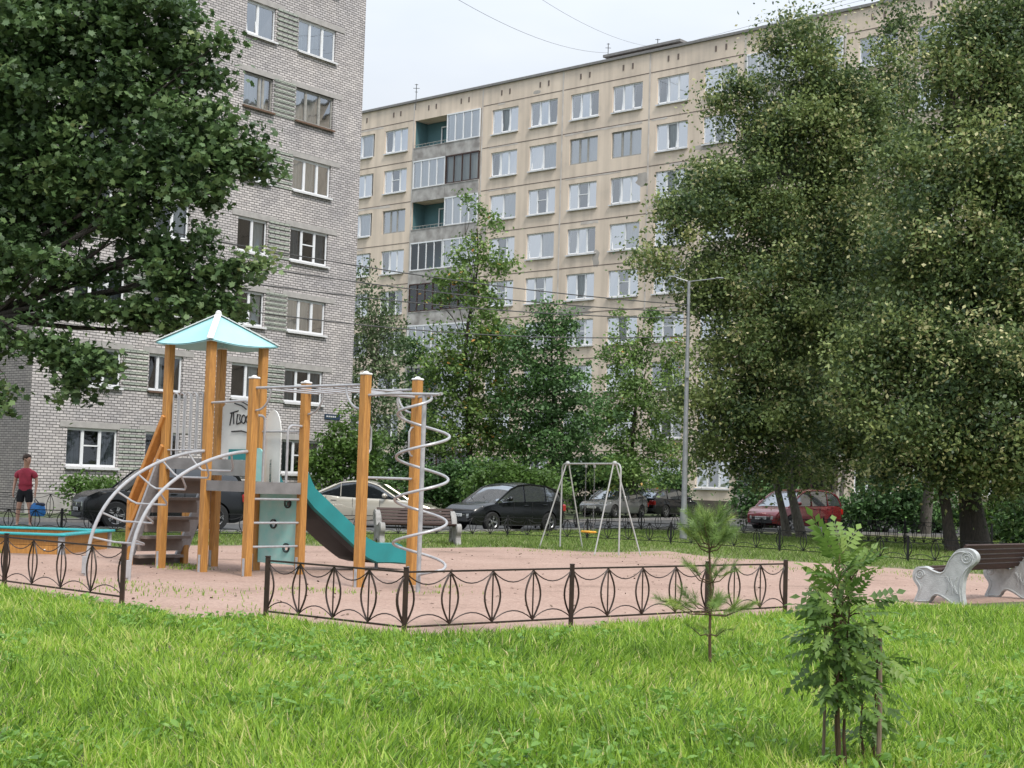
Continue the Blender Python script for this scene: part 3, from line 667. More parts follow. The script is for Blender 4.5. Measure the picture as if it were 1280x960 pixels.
# big maple, upper left
yM = 33.0
def blobd(px, py, y, rpx, rpz=None, dm=1.0): return blob(px, py, y, rpx, rpz)+(dm,)
mb_ = [blob(*a) for a in ((20,40,33,80),(100,20,33,75),(185,20,32.5,58),(225,85,32.5,42),(70,120,33,70),(150,130,32.5,62),(225,170,32,55),(285,185,32,36),(30,200,33,60),(110,210,32.5,58),(180,235,32,50),(248,228,31.5,40),(320,208,32,22),(20,285,33,50),(85,275,33,38),(-60,130,34,100),(-90,260,34,90),(262,95,32,20,14),(275,55,32,12,10))]
low = [blobd(*a) for a in ((150,285,32,40,24,.7),(10,345,32.5,40,40,.8),(60,330,31.6,30,16,.9),(205,318,32,44,14,1.1),(255,300,31.5,22,14,1.),(290,345,31.5,34,13,1.5),(215,352,32,40,12,1.2),(255,385,31.5,44,13,1.4),(180,392,32,40,14,1.3),(110,345,32.5,30,10,1.1),(120,388,31.8,34,9,1.4),(70,385,32,26,8,1.2),(232,410,31.5,24,9,1.4),(75,438,31.5,28,12,1.8),(108,456,31.5,26,16,1.8),(98,484,31.5,16,12,1.8),(52,430,31.5,18,8,1.6),(-4,490,31.5,14,30,1.6),(0,425,32,22,26,1.2),(320,330,31.5,10,10,1.6))]
base = Vector(W(-48, 640, 34)); base.z = 0
tree('maple_tree', 'large dark green maple filling the upper left, partly hiding the brick block', 'tree', base, mb_+low, 'leaf_maple', 'bark', .32, seed=4, tmpl=MAPLE, leaf=.15, dens=4.0, nleaf=56, cr=.38, hollow=.35, up=.6, tk=dict(limb=.55, twigs=3))

# big limes on the right
limeA = [blob(*a) for a in ((1062,110,47.6,32,34),(1045,215,47,45,50),(1090,150,47.8,34,40),(960,575,47,30,22),(885,558,46.4,26,22),(1015,590,47,20,16),(925,535,46,24,22),(1010,70,47.4,42,70),(960,150,47.4,55,60),(1040,165,47.4,62),(905,235,46.4,55),(850,270,45.4,36,30),(820,325,45.4,30,18),(975,270,47.4,85),(905,345,46.4,62,50),(1010,390,46.4,90,70),(925,440,45.9,64,50),(880,500,45.9,34,38),(990,500,45.4,66,46),(1060,330,47.4,70),(965,45,47.4,20,14),(905,120,47.4,20,30))]
base = Vector(G(999, 673))
tree('lime_tree', 'broad grey green lime with a high peaked crown, beside the red car', 'tree', base, limeA, 'leaf_lime', 'bark_pale', .14, seed=8, tmpl=KITE, leaf=.125, dens=2.1, nleaf=150, cr=.6, hollow=.25, flat=.8, droop=.25, pale=.1, up=.35, tk=dict(limb=.25, twigs=4))
limeB = [blob(*a) for a in ((1185,590,40.6,30,22),(1268,600,40.6,34,26),(1100,585,41,26,18),(1225,605,40,18,18),(1235,20,41.8,40,36),(1290,15,41.8,50,50),(1190,60,41.8,30,34),(1300,110,41.8,50),(1210,105,41.8,62,80),(1270,80,41.8,60,70),(1165,200,41.8,60),(1240,220,40.8,85),(1300,200,40.8,80),(1150,310,40.8,70),(1230,340,40.8,85),(1300,350,40.8,80),(1130,420,40.8,70,60),(1210,450,39.8,80,60),(1290,460,39.8,80,60),(1160,520,39.8,55,45),(1240,545,39.3,62,42),(1290,560,39.3,50,45),(1090,470,40.8,50,50))]
base = Vector(G(1213, 689))
tree('lime_tree', 'thick trunked lime with dark spreading crown, right of the white scroll bench end', 'tree', base, limeB, 'leaf_lime', 'bark', .33, seed=9, tmpl=KITE, leaf=.125, dens=2.1, nleaf=150, cr=.6, hollow=.25, flat=.8, droop=.3, pale=.1, up=.35, tk=dict(limb=.25, twigs=4))
limeC = [blob(*a) for a in ((1115,75,52,34,60),(1100,170,52,55),(1090,270,52,60),(1120,360,51,60),(1060,440,51,60,50),(1080,540,50,55,40),(1020,555,50,40,30),(1150,560,50,40,30),(1130,20,52,16,20))]
base = Vector(G(1160, 668))
tree('lime_tree', 'slimmer lime standing back between the two bigger limes', 'tree', base, limeC, 'leaf_lime', 'bark_pale', .2, seed=10, tmpl=KITE, leaf=.13, dens=2.0, nleaf=135, cr=.6, flat=.8, hollow=.35, droop=.25, pale=.14, up=.35, tk=dict(limb=.25, twigs=3))
def slim(name, label, px, py, lean, r, topz, mat, seed, blobs, lm='leaf_lime'):
    b = Vector(G(px, py)); t = empty(name, b, 0, label, 'tree')
    bl = [(x-b.x, y-b.y, z, a, c, d) for x, y, z, a, c, d in blobs]
    trunk(t, (0,0,-.05), (lean, .3, topz), r, r*.3, bl, M[mat], rs=seed, twigs=2)
    crown('crown', t, bl, M[lm], seed=seed, leaf=.18, dens=2.8, nleaf=38, cr=.5, droop=.3, pale=.1, up=.35)
slim('young_lime', 'leaning slim grey trunk in front of the red car windscreen', 984, 672, -.95, .13, 6.5, 'bark_pale', 21, [blob(945,520,47,38,34),blob(930,560,47,22,24),blob(960,480,47,40,34)])
slim('young_maple', 'thin pale trunk behind the red car, leftmost of a close pair', 1042, 664, -.3, .1, 6, 'bark_pale', 22, [blob(1030,500,54,30,34),blob(1050,540,54,26,24)])
slim('young_maple', 'thin straight grey trunk behind the red car, rightmost of a close pair', 1050, 662, .1, .11, 7, 'bark_pale', 23, [blob(1065,500,55,34,40),blob(1075,545,55,26,26)])
slim('young_lime', 'dark leaning trunk just left of the thick lime trunk', 1188, 690, -.9, .17, 6, 'bark', 24, [blob(1170,500,42,50,45),blob(1150,560,42,34,26),blob(1110,575,42,24,20)])

# middle trees in front of the panel block
mt = lambda *A: [blob(*a) for a in A]
tree('weeping_birch', 'thin weeping birch hanging beside the corner of the brick block', 'tree', Vector((W(470,600,66).x,66,0)), mt((468,390,66,20,60),(490,400,66,16,50),(455,440,66,16,70),(485,480,66,22,60),(462,530,66,20,50),(452,350,67,8,30)), 'leaf_birch', 'bark_pale', .13, seed=31, leaf=.15, dens=2.2, nleaf=46, cr=.5, droop=1.3, up=.1, flat=.9)
tree('rowan_tree', 'tall open topped tree with reddish berries in front of the loggias', 'tree', Vector((W(592,600,72).x,72,0)), mt((607,275,72,18,22),(590,320,72,24,26),(625,330,72,20,22),(565,350,72,26,14),(600,375,72,34,24),(545,372,72,18,12),(590,425,72,48,36),(635,420,72,32,34),(560,470,72,46,36),(615,490,72,52,46),(570,540,72,46,40),(630,550,72,46,40),(585,250,72,7,8)), 'leaf_rowan', 'bark', .17, seed=32, leaf=.19, dens=2.0, nleaf=34, cr=.55, pale=.05, hollow=.3)
tree('maple_tree', 'dark rounded tree right of the open topped rowan, hiding the lower floors', 'tree', Vector((W(690,600,70).x,70,0)), mt((680,400,70,26,24),(705,420,70,28,30),(655,440,70,30,34),(700,465,70,40,34),(660,500,70,46,40),(720,520,70,50,44),(690,560,70,60,36)), 'leaf_dark', 'bark', .17, seed=33, leaf=.18, dens=1.7, nleaf=44, cr=.55, hollow=.3)
tree('ash_tree', 'yellow green tree with two upright pointed shoots in front of the panel block', 'tree', Vector((W(790,610,74).x,74,0)), mt((776,400,74,8,24),(815,395,74,10,30),(770,440,74,20,26),(808,440,74,22,30),(840,450,74,20,34),(780,490,74,38,38),(830,510,74,38,44),(760,540,74,40,44),(815,570,74,44,36),(770,590,73,40,24)), 'leaf_rowan', 'bark', .15, seed=34, leaf=.17, dens=1.9, nleaf=44, cr=.5, hollow=.3)
tree('maple_tree', 'shaded low tree squeezed between the birch and the rowan', 'tree', Vector((W(520,600,75).x,75,0)), mt((515,440,75,22,22),(520,490,75,28,36),(530,545,75,36,40),(495,580,75,36,30)), 'leaf_dark', 'bark', .14, seed=35, leaf=.2, dens=2.2, nleaf=36, cr=.5, hollow=.35)
bush('bright green tall bush behind the monkey bar posts', 435, 560, 60, 50, 52, 'leaf_bright', 41)
bush('light green rounded bush behind the black hatchback', 645, 590, 62, 62, 30, 'leaf_bright', 42)
bush('dark bush under the yellow green tree behind the swing', 745, 590, 78, 60, 30, 'leaf_dark', 43)
bush('dark bush below the ground floor window with white frames', 962, 612, 62, 44, 34, 'leaf_dark', 44)
bush('dense dark bush between the red car and the lime trunks', 1100, 620, 60, 52, 44, 'leaf_dark', 45)
bush('shaded bush behind the slim back lime', 1165, 630, 62, 40, 40, 'leaf_dark', 46)
bush('brighter green bush right of the thick lime trunk', 1258, 640, 52, 44, 44, 'leaf_bright', 47)
bush('low leafy bush under the brick block ground floor window', 118, 603, 50.5, 38, 14, 'leaf_bright', 48, leaf=.14)
bush('dark thicket behind the spiral climber', 530, 600, 68, 46, 30, 'leaf_dark', 49)
bush('dark thicket under the rowan', 590, 590, 67, 44, 34, 'leaf_dark', 50)
bush('small dark bush left of the lamp post base', 838, 605, 80, 26, 28, 'leaf_dark', 51)
bush('low shaded bush at the right edge behind the bench', 1295, 640, 46, 34, 40, 'leaf_dark', 52)

# ---------------- cars ----------------
def interp(x, P):
    for (a, b), (c, d) in zip(P[:-1], P[1:]):
        if x <= c: t = (x-a)/(c-a) if c > a else 0; return b+(d-b)*t
    return P[-1][1]
def car(name, label, loc, rz, L_, W_, H_, deck, cab, paint, wheel_r=.32, wb=(.30,.78), glass_m='car_glass', rear_lamps=True, ws=.13, group='cars parked along the yard road', plate=True, cladding=False):
    """x runs from nose (0) to tail (L_). deck: height profile below the glass, cab: roof profile (fractions of length, metres)"""
    t = empty(name, loc, rz, label, 'car', group); hw = W_/2; P = M[paint]
    deck = [(a*L_, b) for a, b in deck]; cab = [(a*L_, b) for a, b in cab]
    wx = [wb[0]*L_*.62, wb[1]*L_*1.02]; ra = wheel_r*1.16; gz = .2
    def wid(x):
        s = abs(x/L_*2-1); return hw*(1-.17*s**5-.02*s)
    def low(x):
        z = gz+.10*max(0, abs(x/L_*2-1)-.85)/.15
        for c in wx:
            d = abs(x-c)
            if d < ra: z = max(z, wheel_r+math.sqrt(ra*ra-d*d))
        return z
    xs = sorted(set([L_*i/46 for i in range(47)]+[c+s*ra*f for c in wx for s in (-1,1) for f in (1.001,.985,.94,.85,.7,.5,.25)]+[.02,.06,L_-.02,L_-.06]))
    NV = 9; v = []; f = []; ring = 2*NV
    for x in xs:
        e = min(1, min(x, L_-x)/.12); sh = .9+.1*math.sqrt(max(0, 1-(1-e)**2)); zt = interp(x, deck); zl = min(low(x), zt-.05)
        left = []
        for j in range(NV):
            u = j/(NV-1); z = zl+(zt-zl)*u
            k = 1-.05*((z-.55)/.4)**2 if z > .55 else 1-.05*((.55-z)/.35)**2
            if u > .93: k -= .05
            y = wid(x)*k*sh; left.append((x, y, z))
        v += left+[(a, -b, c) for a, b, c in reversed(left)]
    for i in range(len(xs)-1):
        for j in range(ring): f.append((i*ring+j, i*ring+(j+1) % ring, (i+1)*ring+(j+1) % ring, (i+1)*ring+j))
    f.append(tuple(range(ring-1, -1, -1))); f.append(tuple((len(xs)-1)*ring+j for j in range(ring)))
    bm = MB().add(v, f); body = bm.build('body', P, t, True)
    # cabin glass
    a, b = cab[0][0], cab[-1][0]; xc = [a+(b-a)*i/30 for i in range(31)]; v = []; f = []; rf = MB(); NR = 7
    tops = []
    for x in xc:
        zb = interp(x, deck)-.03; zt = max(zb+.015, interp(x, cab)); yb = wid(x)*.93; h = (zt-zb)/(H_-.9); yt = yb*(1-.2*min(1, h))
        sec = [(x, yb, zb), (x, (yb+yt)/2+.02, (zb+zt)/2), (x, yt, zt-.03)]
        for k in range(1, NR): u = k/NR; sec.append((x, yt*(1-2*u)*.97, zt-.03+.045*(1-(1-2*u)**2)))
        sec += [(x, -yt, zt-.03), (x, -(yb+yt)/2-.02, (zb+zt)/2), (x, -yb, zb)]
        v += sec; tops.append((x, yt, zt, yb, zb))
    m_ = len(sec)
    for i in range(30):
        for j in range(m_-1): f.append((i*m_+j, i*m_+j+1, (i+1)*m_+j+1, (i+1)*m_+j))
    f.append(tuple(range(m_-1, -1, -1))); f.append(tuple(30*m_+j for j in range(m_)))
    wn = MB().add(v, f).build('windows', M[glass_m], t, True)
    # roof skin and pillars in body colour
    zmax = max(z for _, z in cab); i0 = next(i for i, q_ in enumerate(tops) if q_[2] > zmax-.10); i1 = max(i for i, q_ in enumerate(tops) if q_[2] > zmax-.16)
    v = []; f = []
    for i in range(i0, i1+1):
        x, yt, zt, _, _ = tops[i]; row = [(x, yt+.012, zt-.05)]
        for k in range(0, NR+1): u = k/NR; row.append((x, yt*(1-2*u)*1.0, zt-.016+.045*(1-(1-2*u)**2)))
        row.append((x, -yt-.012, zt-.05)); v += row
    mm = NR+3
    for i in range(i1-i0):
        for j in range(mm-1): f.append((i*mm+j, i*mm+j+1, (i+1)*mm+j+1, (i+1)*mm+j))
    rf.add(v, f)
    for s in (1, -1):
        edge = [Vector((x, s*(yt+.004), zt-.03)) for x, yt, zt, _, _ in tops]
        rf.tube(edge[:i0+1], .032, 6); rf.tube(edge[i0:i1+1], .028, 6); rf.tube(edge[i1:], .05, 6)
        for fr in (.42, .72):
            i = int(30*fr); x, yt, zt, yb, zb = tops[i]; rf.bar((x, s*(yb+.008), zb), (x+.02, s*(yt+.008), zt-.04), .07, .02, (1,0,0))
    rf.build('roof', P, t, True)
    # wheels
    for c in wx:
        for s in (1, -1):
            yy = s*(hw-.115); tw = .1
            wobj = empty_mesh = MB().lathe([(wheel_r*.62,-tw),(wheel_r*.93,-tw),(wheel_r,-tw*.7),(wheel_r,tw*.7),(wheel_r*.93,tw),(wheel_r*.62,tw)], (0,0,0), 'y', 28).build('wheel', M['tyre'], t, True, (c, yy, wheel_r))
            r_ = MB(); o_ = s*tw*.75
            r_.lathe([(wheel_r*.62, o_*1.15),(wheel_r*.66, o_*1.2),(wheel_r*.6, o_),(wheel_r*.58,-o_*.2)], (0,0,0), 'y', 28)
            for k in range(5):
                an = 2*math.pi*k/5
                for dd in (-.13,.13): r_.bar((wheel_r*.08*math.cos(an),o_,wheel_r*.08*math.sin(an)), (wheel_r*.62*math.cos(an+dd),o_,wheel_r*.62*math.sin(an+dd)), wheel_r*.09, .02, (0,1,0))
            r_.lathe([(.001,o_*1.25),(wheel_r*.16,o_*1.2),(wheel_r*.17,o_*.8)], (0,0,0), 'y', 12); r_.build('rim', M['rim'], wobj)
            MB().lathe([(.001,o_*.3),(wheel_r*.6,o_*.3)], (0,0,0), 'y', 20).build('brake_disc', M['car_plastic'], wobj)
    ax = MB()
    for c in wx: ax.b2(c-ra*.9,c+ra*.9,-hw*.72,hw*.72,wheel_r*.8,.85 if H_>1.6 else .62)
    ax.b2(.3,L_-.3,-hw*.8,hw*.8,.2,.42); ax.build('underbody', M['car_plastic'], t)
    # face
    zh = interp(.12*L_*.3, deck); nf = interp(.03, deck)
    for s in (1, -1):
        hl = MB(); pts = [(.03,.40),(.30,.62),(.36,.78),(.05,.60)]
        y0 = wid(.15)
        hl.add([(.012,s*y0*.58,nf-.20),(.03,s*y0*.90,nf-.17),(.32,s*(wid(.32)*.965+.012),nf-.06),(.30,s*(wid(.3)*.90+.01),nf+.035),(.06,s*y0*.80,nf+.0),(.0,s*y0*.55,nf-.05)], [(0,1,5),(1,4,5),(1,2,3),(1,3,4)])
        hl.add([(-.012,s*y0*.58,nf-.19),(-.012,s*y0*.60,nf-.07),(.012,s*y0*.86,nf-.05),(.012,s*y0*.87,nf-.17)], [(0,1,2,3)])
        hl.build('headlight', M['lamp_clear'], t, True)
        tl = MB(); zr = interp(L_-.05, deck); y1 = wid(L_-.12)
        tl.bevbox((L_-.055,s*y1*.76,zr-.17), (.18,y1*.46,.24), .03); tl.build('tail_light', M['lamp_red'], t)
        mi = MB(); mi.ball((cab[0][0]+.50,s*(hw+.06),interp(cab[0][0]+.5,deck)+.08), .1, 8, (.8,1.0,.75)); mi.bar((cab[0][0]+.5,s*hw*.9,interp(cab[0][0]+.5,deck)+.02),(cab[0][0]+.5,s*(hw+.05),interp(cab[0][0]+.5,deck)+.06),.05,.03); mi.build('mirror', P, t, True)
        for fr in (.53, .74):
            MB().bevbox((fr*L_,s*(wid(fr*L_)*.985+.012),interp(fr*L_,deck)-.14), (.18,.03,.03), .008).build('door_handle', P, t)
        sk = MB(); sk.b2(wx[0]+ra*1.03,wx[1]-ra*1.03,s*hw*.93-.02,s*hw*.93+.02,.2,.27); sk.build('side_skirt', M['car_plastic'], t)
        dl = MB()
        for fr in (.40,.60,.80):
            zt = interp(fr*L_, deck)-.05; dl.b2(fr*L_-.006,fr*L_+.006,s*(wid(fr*L_)*.995-.004),s*(wid(fr*L_)*.995+.003),.36,zt)
        dl.build('door_gap', M['car_plastic'], t)
    g = MB(); g.bevbox((-.004,0,nf-.15), (.04,hw*.95,.13), .015); g.bevbox((-.004,0,.36), (.045,hw*1.15,.14), .02); gr = g.build('grille', M['car_plastic'], t)
    MB().b2(-.03,-.022,-hw*.46,hw*.46,nf-.105,nf-.09).build('grille_trim', M['chrome'], gr)
    MB().lathe([(.001,0),(.05,0),(.055,.01)], (-.034,0,nf-.15), 'x', 14).build('badge', M['chrome'], gr)
    if plate:
        for xx, zz, sg in ((-.035, .49, -1), (L_+.012, .62, 1)):
            p_ = MB().bevbox((xx,0,zz), (.012,.52,.112), .004).build('number_plate', M['plate'], t)
            l_ = MB(); q_ = random.Random(int(L_*100))
            for i in range(8):
                yy = -.2+i*.054; l_.b2(xx+sg*.007,xx+sg*.009,yy,yy+.012,zz-.035,zz+.035); l_.b2(xx+sg*.007,xx+sg*.009,yy+.012,yy+.034,zz+(.022 if i % 2 else -.035),zz+(.035 if i % 2 else -.022))
            l_.build('plate_lettering', M['ink'], p_)
    bp = MB(); bp.bevbox((L_+.0,0,.38), (.05,hw*1.5,.16), .02); bp.build('rear_bumper_trim', M['car_plastic'], t)
    wp = MB(); x0 = cab[0][0]
    for yy in (-.35,.25): wp.tube([(x0+.04,yy,interp(x0,deck)+.02),(x0+.24,yy+.42,interp(x0+.24,cab)+.02)], .012, 4)
    wp.build('wiper', M['car_plastic'], t)
    return t
HATCH = ([(0,.58),(.02,.66),(.10,.80),(.27,.93),(.34,.95),(.6,.98),(.9,1.02),(.985,.98),(1,.72)], [(.22,.90),(.40,1.36),(.48,1.47),(.62,1.52),(.80,1.46),(.93,1.28),(.985,1.0)])
SEDAN = ([(0,.55),(.02,.64),(.10,.76),(.27,.89),(.34,.92),(.6,.95),(.85,1.0),(.97,1.0),(1,.70)], [(.25,.88),(.42,1.34),(.50,1.44),(.60,1.45),(.70,1.40),(.88,1.02)])
SUV = ([(0,.72),(.02,.84),(.08,.97),(.25,1.06),(.34,1.08),(.6,1.10),(.9,1.14),(.985,1.1),(1,.85)], [(.24,1.04),(.37,1.55),(.44,1.68),(.62,1.71),(.86,1.66),(.94,1.5),(.985,1.12)])
MPV = ([(0,.60),(.02,.70),(.08,.86),(.20,.98),(.34,1.0),(.6,1.02),(.9,1.04),(.985,1.0),(1,.75)], [(.15,.94),(.36,1.48),(.45,1.58),(.62,1.62),(.82,1.56),(.93,1.38),(.985,1.04)])
def at(px, y): p = W(px, 620, y); return (p.x, y, .012)
# heading: rz turns +x (tail direction) away from the nose
car('parked_car', 'black off road car with pale headlight, behind the sandbox and ladder', at(97,39.2), R(29), 4.4, 1.80, 1.70, *SUV, 'paint_black', .36, glass_m='car_glass')
t_ = car('parked_car', 'beige saloon parked behind the slide and the bench', at(549,47.2), R(180-7), 4.35, 1.7, 1.45, *SEDAN, 'paint_beige', .31)
car('parked_car', 'shiny black hatchback with bright windscreen, behind the low fence left of the swing', at(572,45.6), R(43), 4.0, 1.7, 1.53, *HATCH, 'paint_black', .31, glass_m='car_glass_pale')
car('parked_car', 'dark grey saloon facing us, seen through the swing frame', at(740,72), R(56), 4.4, 1.75, 1.46, *SEDAN, 'paint_grey', .31, glass_m='car_glass_pale')
car('parked_car', 'dark estate seen from behind with red tail lights, left of the lamp post', (W(838,620,78).x+1.2,79.5,.012), R(-130), 4.4, 1.78, 1.5, *HATCH, 'paint_dark', .32, glass_m='car_glass_pale')
car('parked_car', 'dark red people carrier half hidden by slim trunks', at(952,56.5), R(43), 4.3, 1.74, 1.62, *MPV, 'paint_red', .31, glass_m='car_glass_pale')

# ---------------- iron fences ----------------
def lens(mb, c, ux, h, z0, hwid, r, n=10, half=0):
    for s in (-1, 1):
        if half and s != half: continue
        mb.tube([c+ux*(s*hwid*math.sin(math.pi*i/n))+Vector((0,0,z0+h*i/n)) for i in range(n+1)], r, 5)
def fence(label, posts, counts, h, mat, group, name='low_iron_fence', r=.0105, spikes=False, ends=True, single_part=False):
    """posts: ground points; counts: motif intervals between posts. fence > post, rail, ornament"""
    o0 = Vector(posts[0]); t = empty(name, o0, 0, label, 'fence', group); P = [Vector(p)-o0 for p in posts]
    for i, p in enumerate(P):
        m = MB(); m.bevbox((p.x,p.y,h*.5-.02), (.05,.05,h+.04), .004)
        m.bevbox((p.x,p.y,h+.008), (.056,.056,.014), .004); m.build('post', M[mat], t)
    rl = MB(); 
    for a, b in zip(P[:-1], P[1:]):
        for z in (h-.035, .10): rl.bar(a+Vector((0,0,z)), b+Vector((0,0,z)), .028, .018)
    rl.build('rail', M[mat], t)
    zb, zt = .11, h-.045; hh = zt-zb
    for si, (a, b) in enumerate(zip(P[:-1], P[1:])):
        n = counts[si]; d = b-a; st = d.length/n; ux = d.normalized(); hwid = min(.105, st*.22)
        for k in range(n+1):
            c = a+ux*(st*k); m = MB()
            if k < n or si == len(P)-2:
                if not (k == n and si == len(P)-2) : lens(m, c, ux, hh, zb, hwid, r, half=(1 if (k == 0 and si == 0) else 0))
                if k not in (0, n): m.tube([c+Vector((0,0,zb)), c+Vector((0,0,zt))], r*.8, 5)
                if si == len(P)-2 and k == n: lens(m, c, ux, hh, zb, hwid, r, half=-1)
            elif k == n: lens(m, c, -ux, hh, zb, hwid, r, half=1)
            if k < n:
                e = c+ux*st; q1, q2 = [], []
                for i in range(9):
                    u = i/8; s4 = 4*u*(1-u); w_ = c.lerp(e, u)
                    q1.append(w_+Vector((0,0,zt-.115*s4))); q2.append(w_+Vector((0,0,zb+.10*s4)))
                m.tube(q1, r*.62, 4); m.tube(q2, r*.62, 4)
            if spikes: m.lathe([(.001,.09),(.014,.02),(.001,0)], c+Vector((0,0,h)), 'z', 5)
            if m.v: m.build('ornament', M[mat], t)
    return t
p1, p2, p3 = Vector(G(332,776)), Vector(G(505,797)), Vector(G(981,769))
fence('low brown iron fence turning a corner in front of the climbing posts', [p1, p2, p2.lerp(p3,.379), p2.lerp(p3,.752), p3], [4,4,4,3], .66, 'fence_brown', 'brown iron fences at the lawn edge')
q1, q2 = Vector(G(5,736)), Vector(G(152,757)); dq = q1-q2
fence('low brown iron fence in front of the sandbox at the left edge', [q2, q1, q1+dq], [4,4], .68, 'fence_brown', 'brown iron fences at the lawn edge')
fp = [(-13.5,34.6),(-10.5,35.0),(-7.5,35.6),(-4.9,37.4),(-2.4,40.0),(0,41.6),(2.2,41.0),(4.35,39.6),(6.7,36.6),(9.0,33.4),(11.2,30.4)]
fence('long black iron fence curving behind the bench and the swing', [Vector((a,b,0)) for a,b in fp], [5,5,5,5,5,4,4,5,5,5], .60, 'fence_black', 'black iron fences beyond the gravel', r=.011)
fp2 = [(-.5,46.5),(2.3,50.0),(4.6,51.2),(7.4,50.5),(10.2,49.0)]
fence('black iron fence farther back, just before the dark estate', [Vector((a,b,0)) for a,b in fp2], [6,4,5,5], .66, 'fence_black', 'black iron fences beyond the gravel', r=.012)
fp3 = [(9.6,45.2),(12.0,44.9),(14.4,44.2)]
fence('black spear topped fence by the dark bush right of the red car', [Vector((a,b,0)) for a,b in fp3], [9,9], .75, 'fence_black', 'black iron fences beyond the gravel', r=.012, spikes=True)
fp4 = [(-17.0,43.0),(-14.2,43.0),(-11.4,43.1)]
fence('thin black fence behind the man with the blue bag', [Vector((a,b,0)) for a,b in fp4], [3,3], .85, 'fence_black', 'black iron fences beyond the gravel', r=.011)

# ---------------- playground tower ----------------
A_ = Vector((.765,-.644,0)).normalized(); ang = math.atan2(A_.y, A_.x)
ps = empty('climbing_frame', (-3.89,22.3,0), ang, 'wooden play tower with cyan roof, slide, arched ladder and monkey bars', 'playground equipment')
m_ = 1.05
def post(u, v, h, z0=-.05):
    p = MB(); p.bevbox((u,v,(h+z0)/2), (.125,.125,h-z0), .012); o = p.build('post', M['post_wood'], ps)
    c = MB(); c.bevbox((u,v,h+.012), (.14,.14,.03), .01); c.lathe([(.05,h+.027),(.03,h+.05),(.001,h+.055)], (u,v,0), 'z', 10); c.build('post_cap', M['white_plastic'], o)
    b = MB(); b.bevbox((u,v-.066,.12), (.05,.012,.3), .003); b.build('foot_bracket', M['galvanised'], o)
    return o
for u, v, h in ((-2*m_,0,3.58),(-m_,0,3.58),(-2*m_,m_,3.58),(-m_,m_,3.58),(0,0,2.97),(0,m_,2.97),(2.4,0,2.97),(2.4,m_,2.97)): post(u, v, h)
# roof: four panels with a slight belly, white ridge strips
cx, cy, e = -1.5*m_, m_/2, m_/2+.17; ze, zp = 3.60, 4.08
rp = MB(); corners = [(-e,-e),(e,-e),(e,e),(-e,e)]
for k in range(4):
    a, b = corners[k], corners[(k+1) % 4]; n = 8; v = []; f = []
    for i in range(n+1):
        u = i/n
        for j in range(n+1):
            s = j/n; x = (a[0]*(1-s)+b[0]*s)*(1-u); y = (a[1]*(1-s)+b[1]*s)*(1-u); z = ze+(zp-ze)*u-.05*math.sin(math.pi*s)*(1-u)
            v.append((cx+x, cy+y, z))
    for i in range(n):
        for j in range(n): f.append((i*(n+1)+j, i*(n+1)+j+1, (i+1)*(n+1)+j+1, (i+1)*(n+1)+j))
    rp.add(v, f); rp.add([(p[0],p[1],p[2]-.018) for p in v], [tuple(reversed(q_)) for q_ in f])
rf = rp.build('roof', M['roof_cyan'], ps)
rs2 = MB(); bl2 = MB()
for a in corners:
    p0, p1_ = Vector((cx+a[0]*1.02, cy+a[1]*1.02, ze+.008)), Vector((cx,cy,zp+.012)); rs2.bar(p0, p1_, .10, .014, (0,0,1)); 
    for i in range(1, 6):
        c = p0.lerp(p1_, i/6)
        for s in (-.03,.03): bl2.ball(c+Vector((-a[1],a[0],0)).normalized()*s+Vector((0,0,.012)), .009, 5)
rs2.ball((cx,cy,zp+.02), .05, 8); st_ = rs2.build('ridge_strip', M['white_plastic'], rf); bl2.build('bolts', M['galvanised'], rf)
# decks
MB().b2(-2*m_+.02,-m_-.02,.02,m_-.02,1.70,1.75).build('tower_deck', M['deck_grey'], ps)
MB().b2(-2*m_+.065,-m_-.065,-.03,.02,1.58,1.755).build('deck_board', M['deck_grey'], ps)
MB().b2(-m_-.01,-m_+.03,.07,m_-.07,1.50,1.752).build('deck_board', M['deck_grey'], ps)
MB().b2(-m_+.031,-.03,.02,m_-.02,1.36,1.41).build('low_deck', M['deck_grey'], ps)
MB().b2(-m_+.065,-.065,-.04,.018,1.26,1.42).build('deck_board', M['deck_grey'], ps)
MB().b2(-.028,.04,.065,m_-.065,1.24,1.42).build('deck_board', M['deck_grey'], ps)
# stair up from the left
for k in range(5):
    z = 1.42-k*.32; u = -2*m_-.12-k*.17
    p = MB(); p.box((u,m_/2,z), (.26,m_-.16,.045)); p.box((u-.10,m_/2,z-.11), (.03,m_-.16,.24)); p.build('stair_tread', M['tread_brown'], ps)
for v in (.0, m_):
    s = MB(); s.bar((-2*m_-.95,v,-.02), (-2*m_-.05,v,1.72), .045, .22, (0,1,0)); s.build('stair_stringer', M['galvanised'], ps)
u1 = -2*m_-.80
for a, b, c_, d_ in ((u1,1.0,-2*m_+.02,2.42),(u1+.05,.62,-2*m_+.02,1.95)):
    MB().bar((a,-.03,a and b), (c_,-.03,d_), .07, .15, (0,1,0), .008).build('stair_rail', M['beam_wood'], ps)
MB().bevbox((u1,-.03,.53), (.1,.11,1.15), .01).build('short_post', M['post_wood'], ps)
MB().bevbox((u1,m_+.03,.53), (.1,.11,1.15), .01).build('short_post', M['post_wood'], ps)
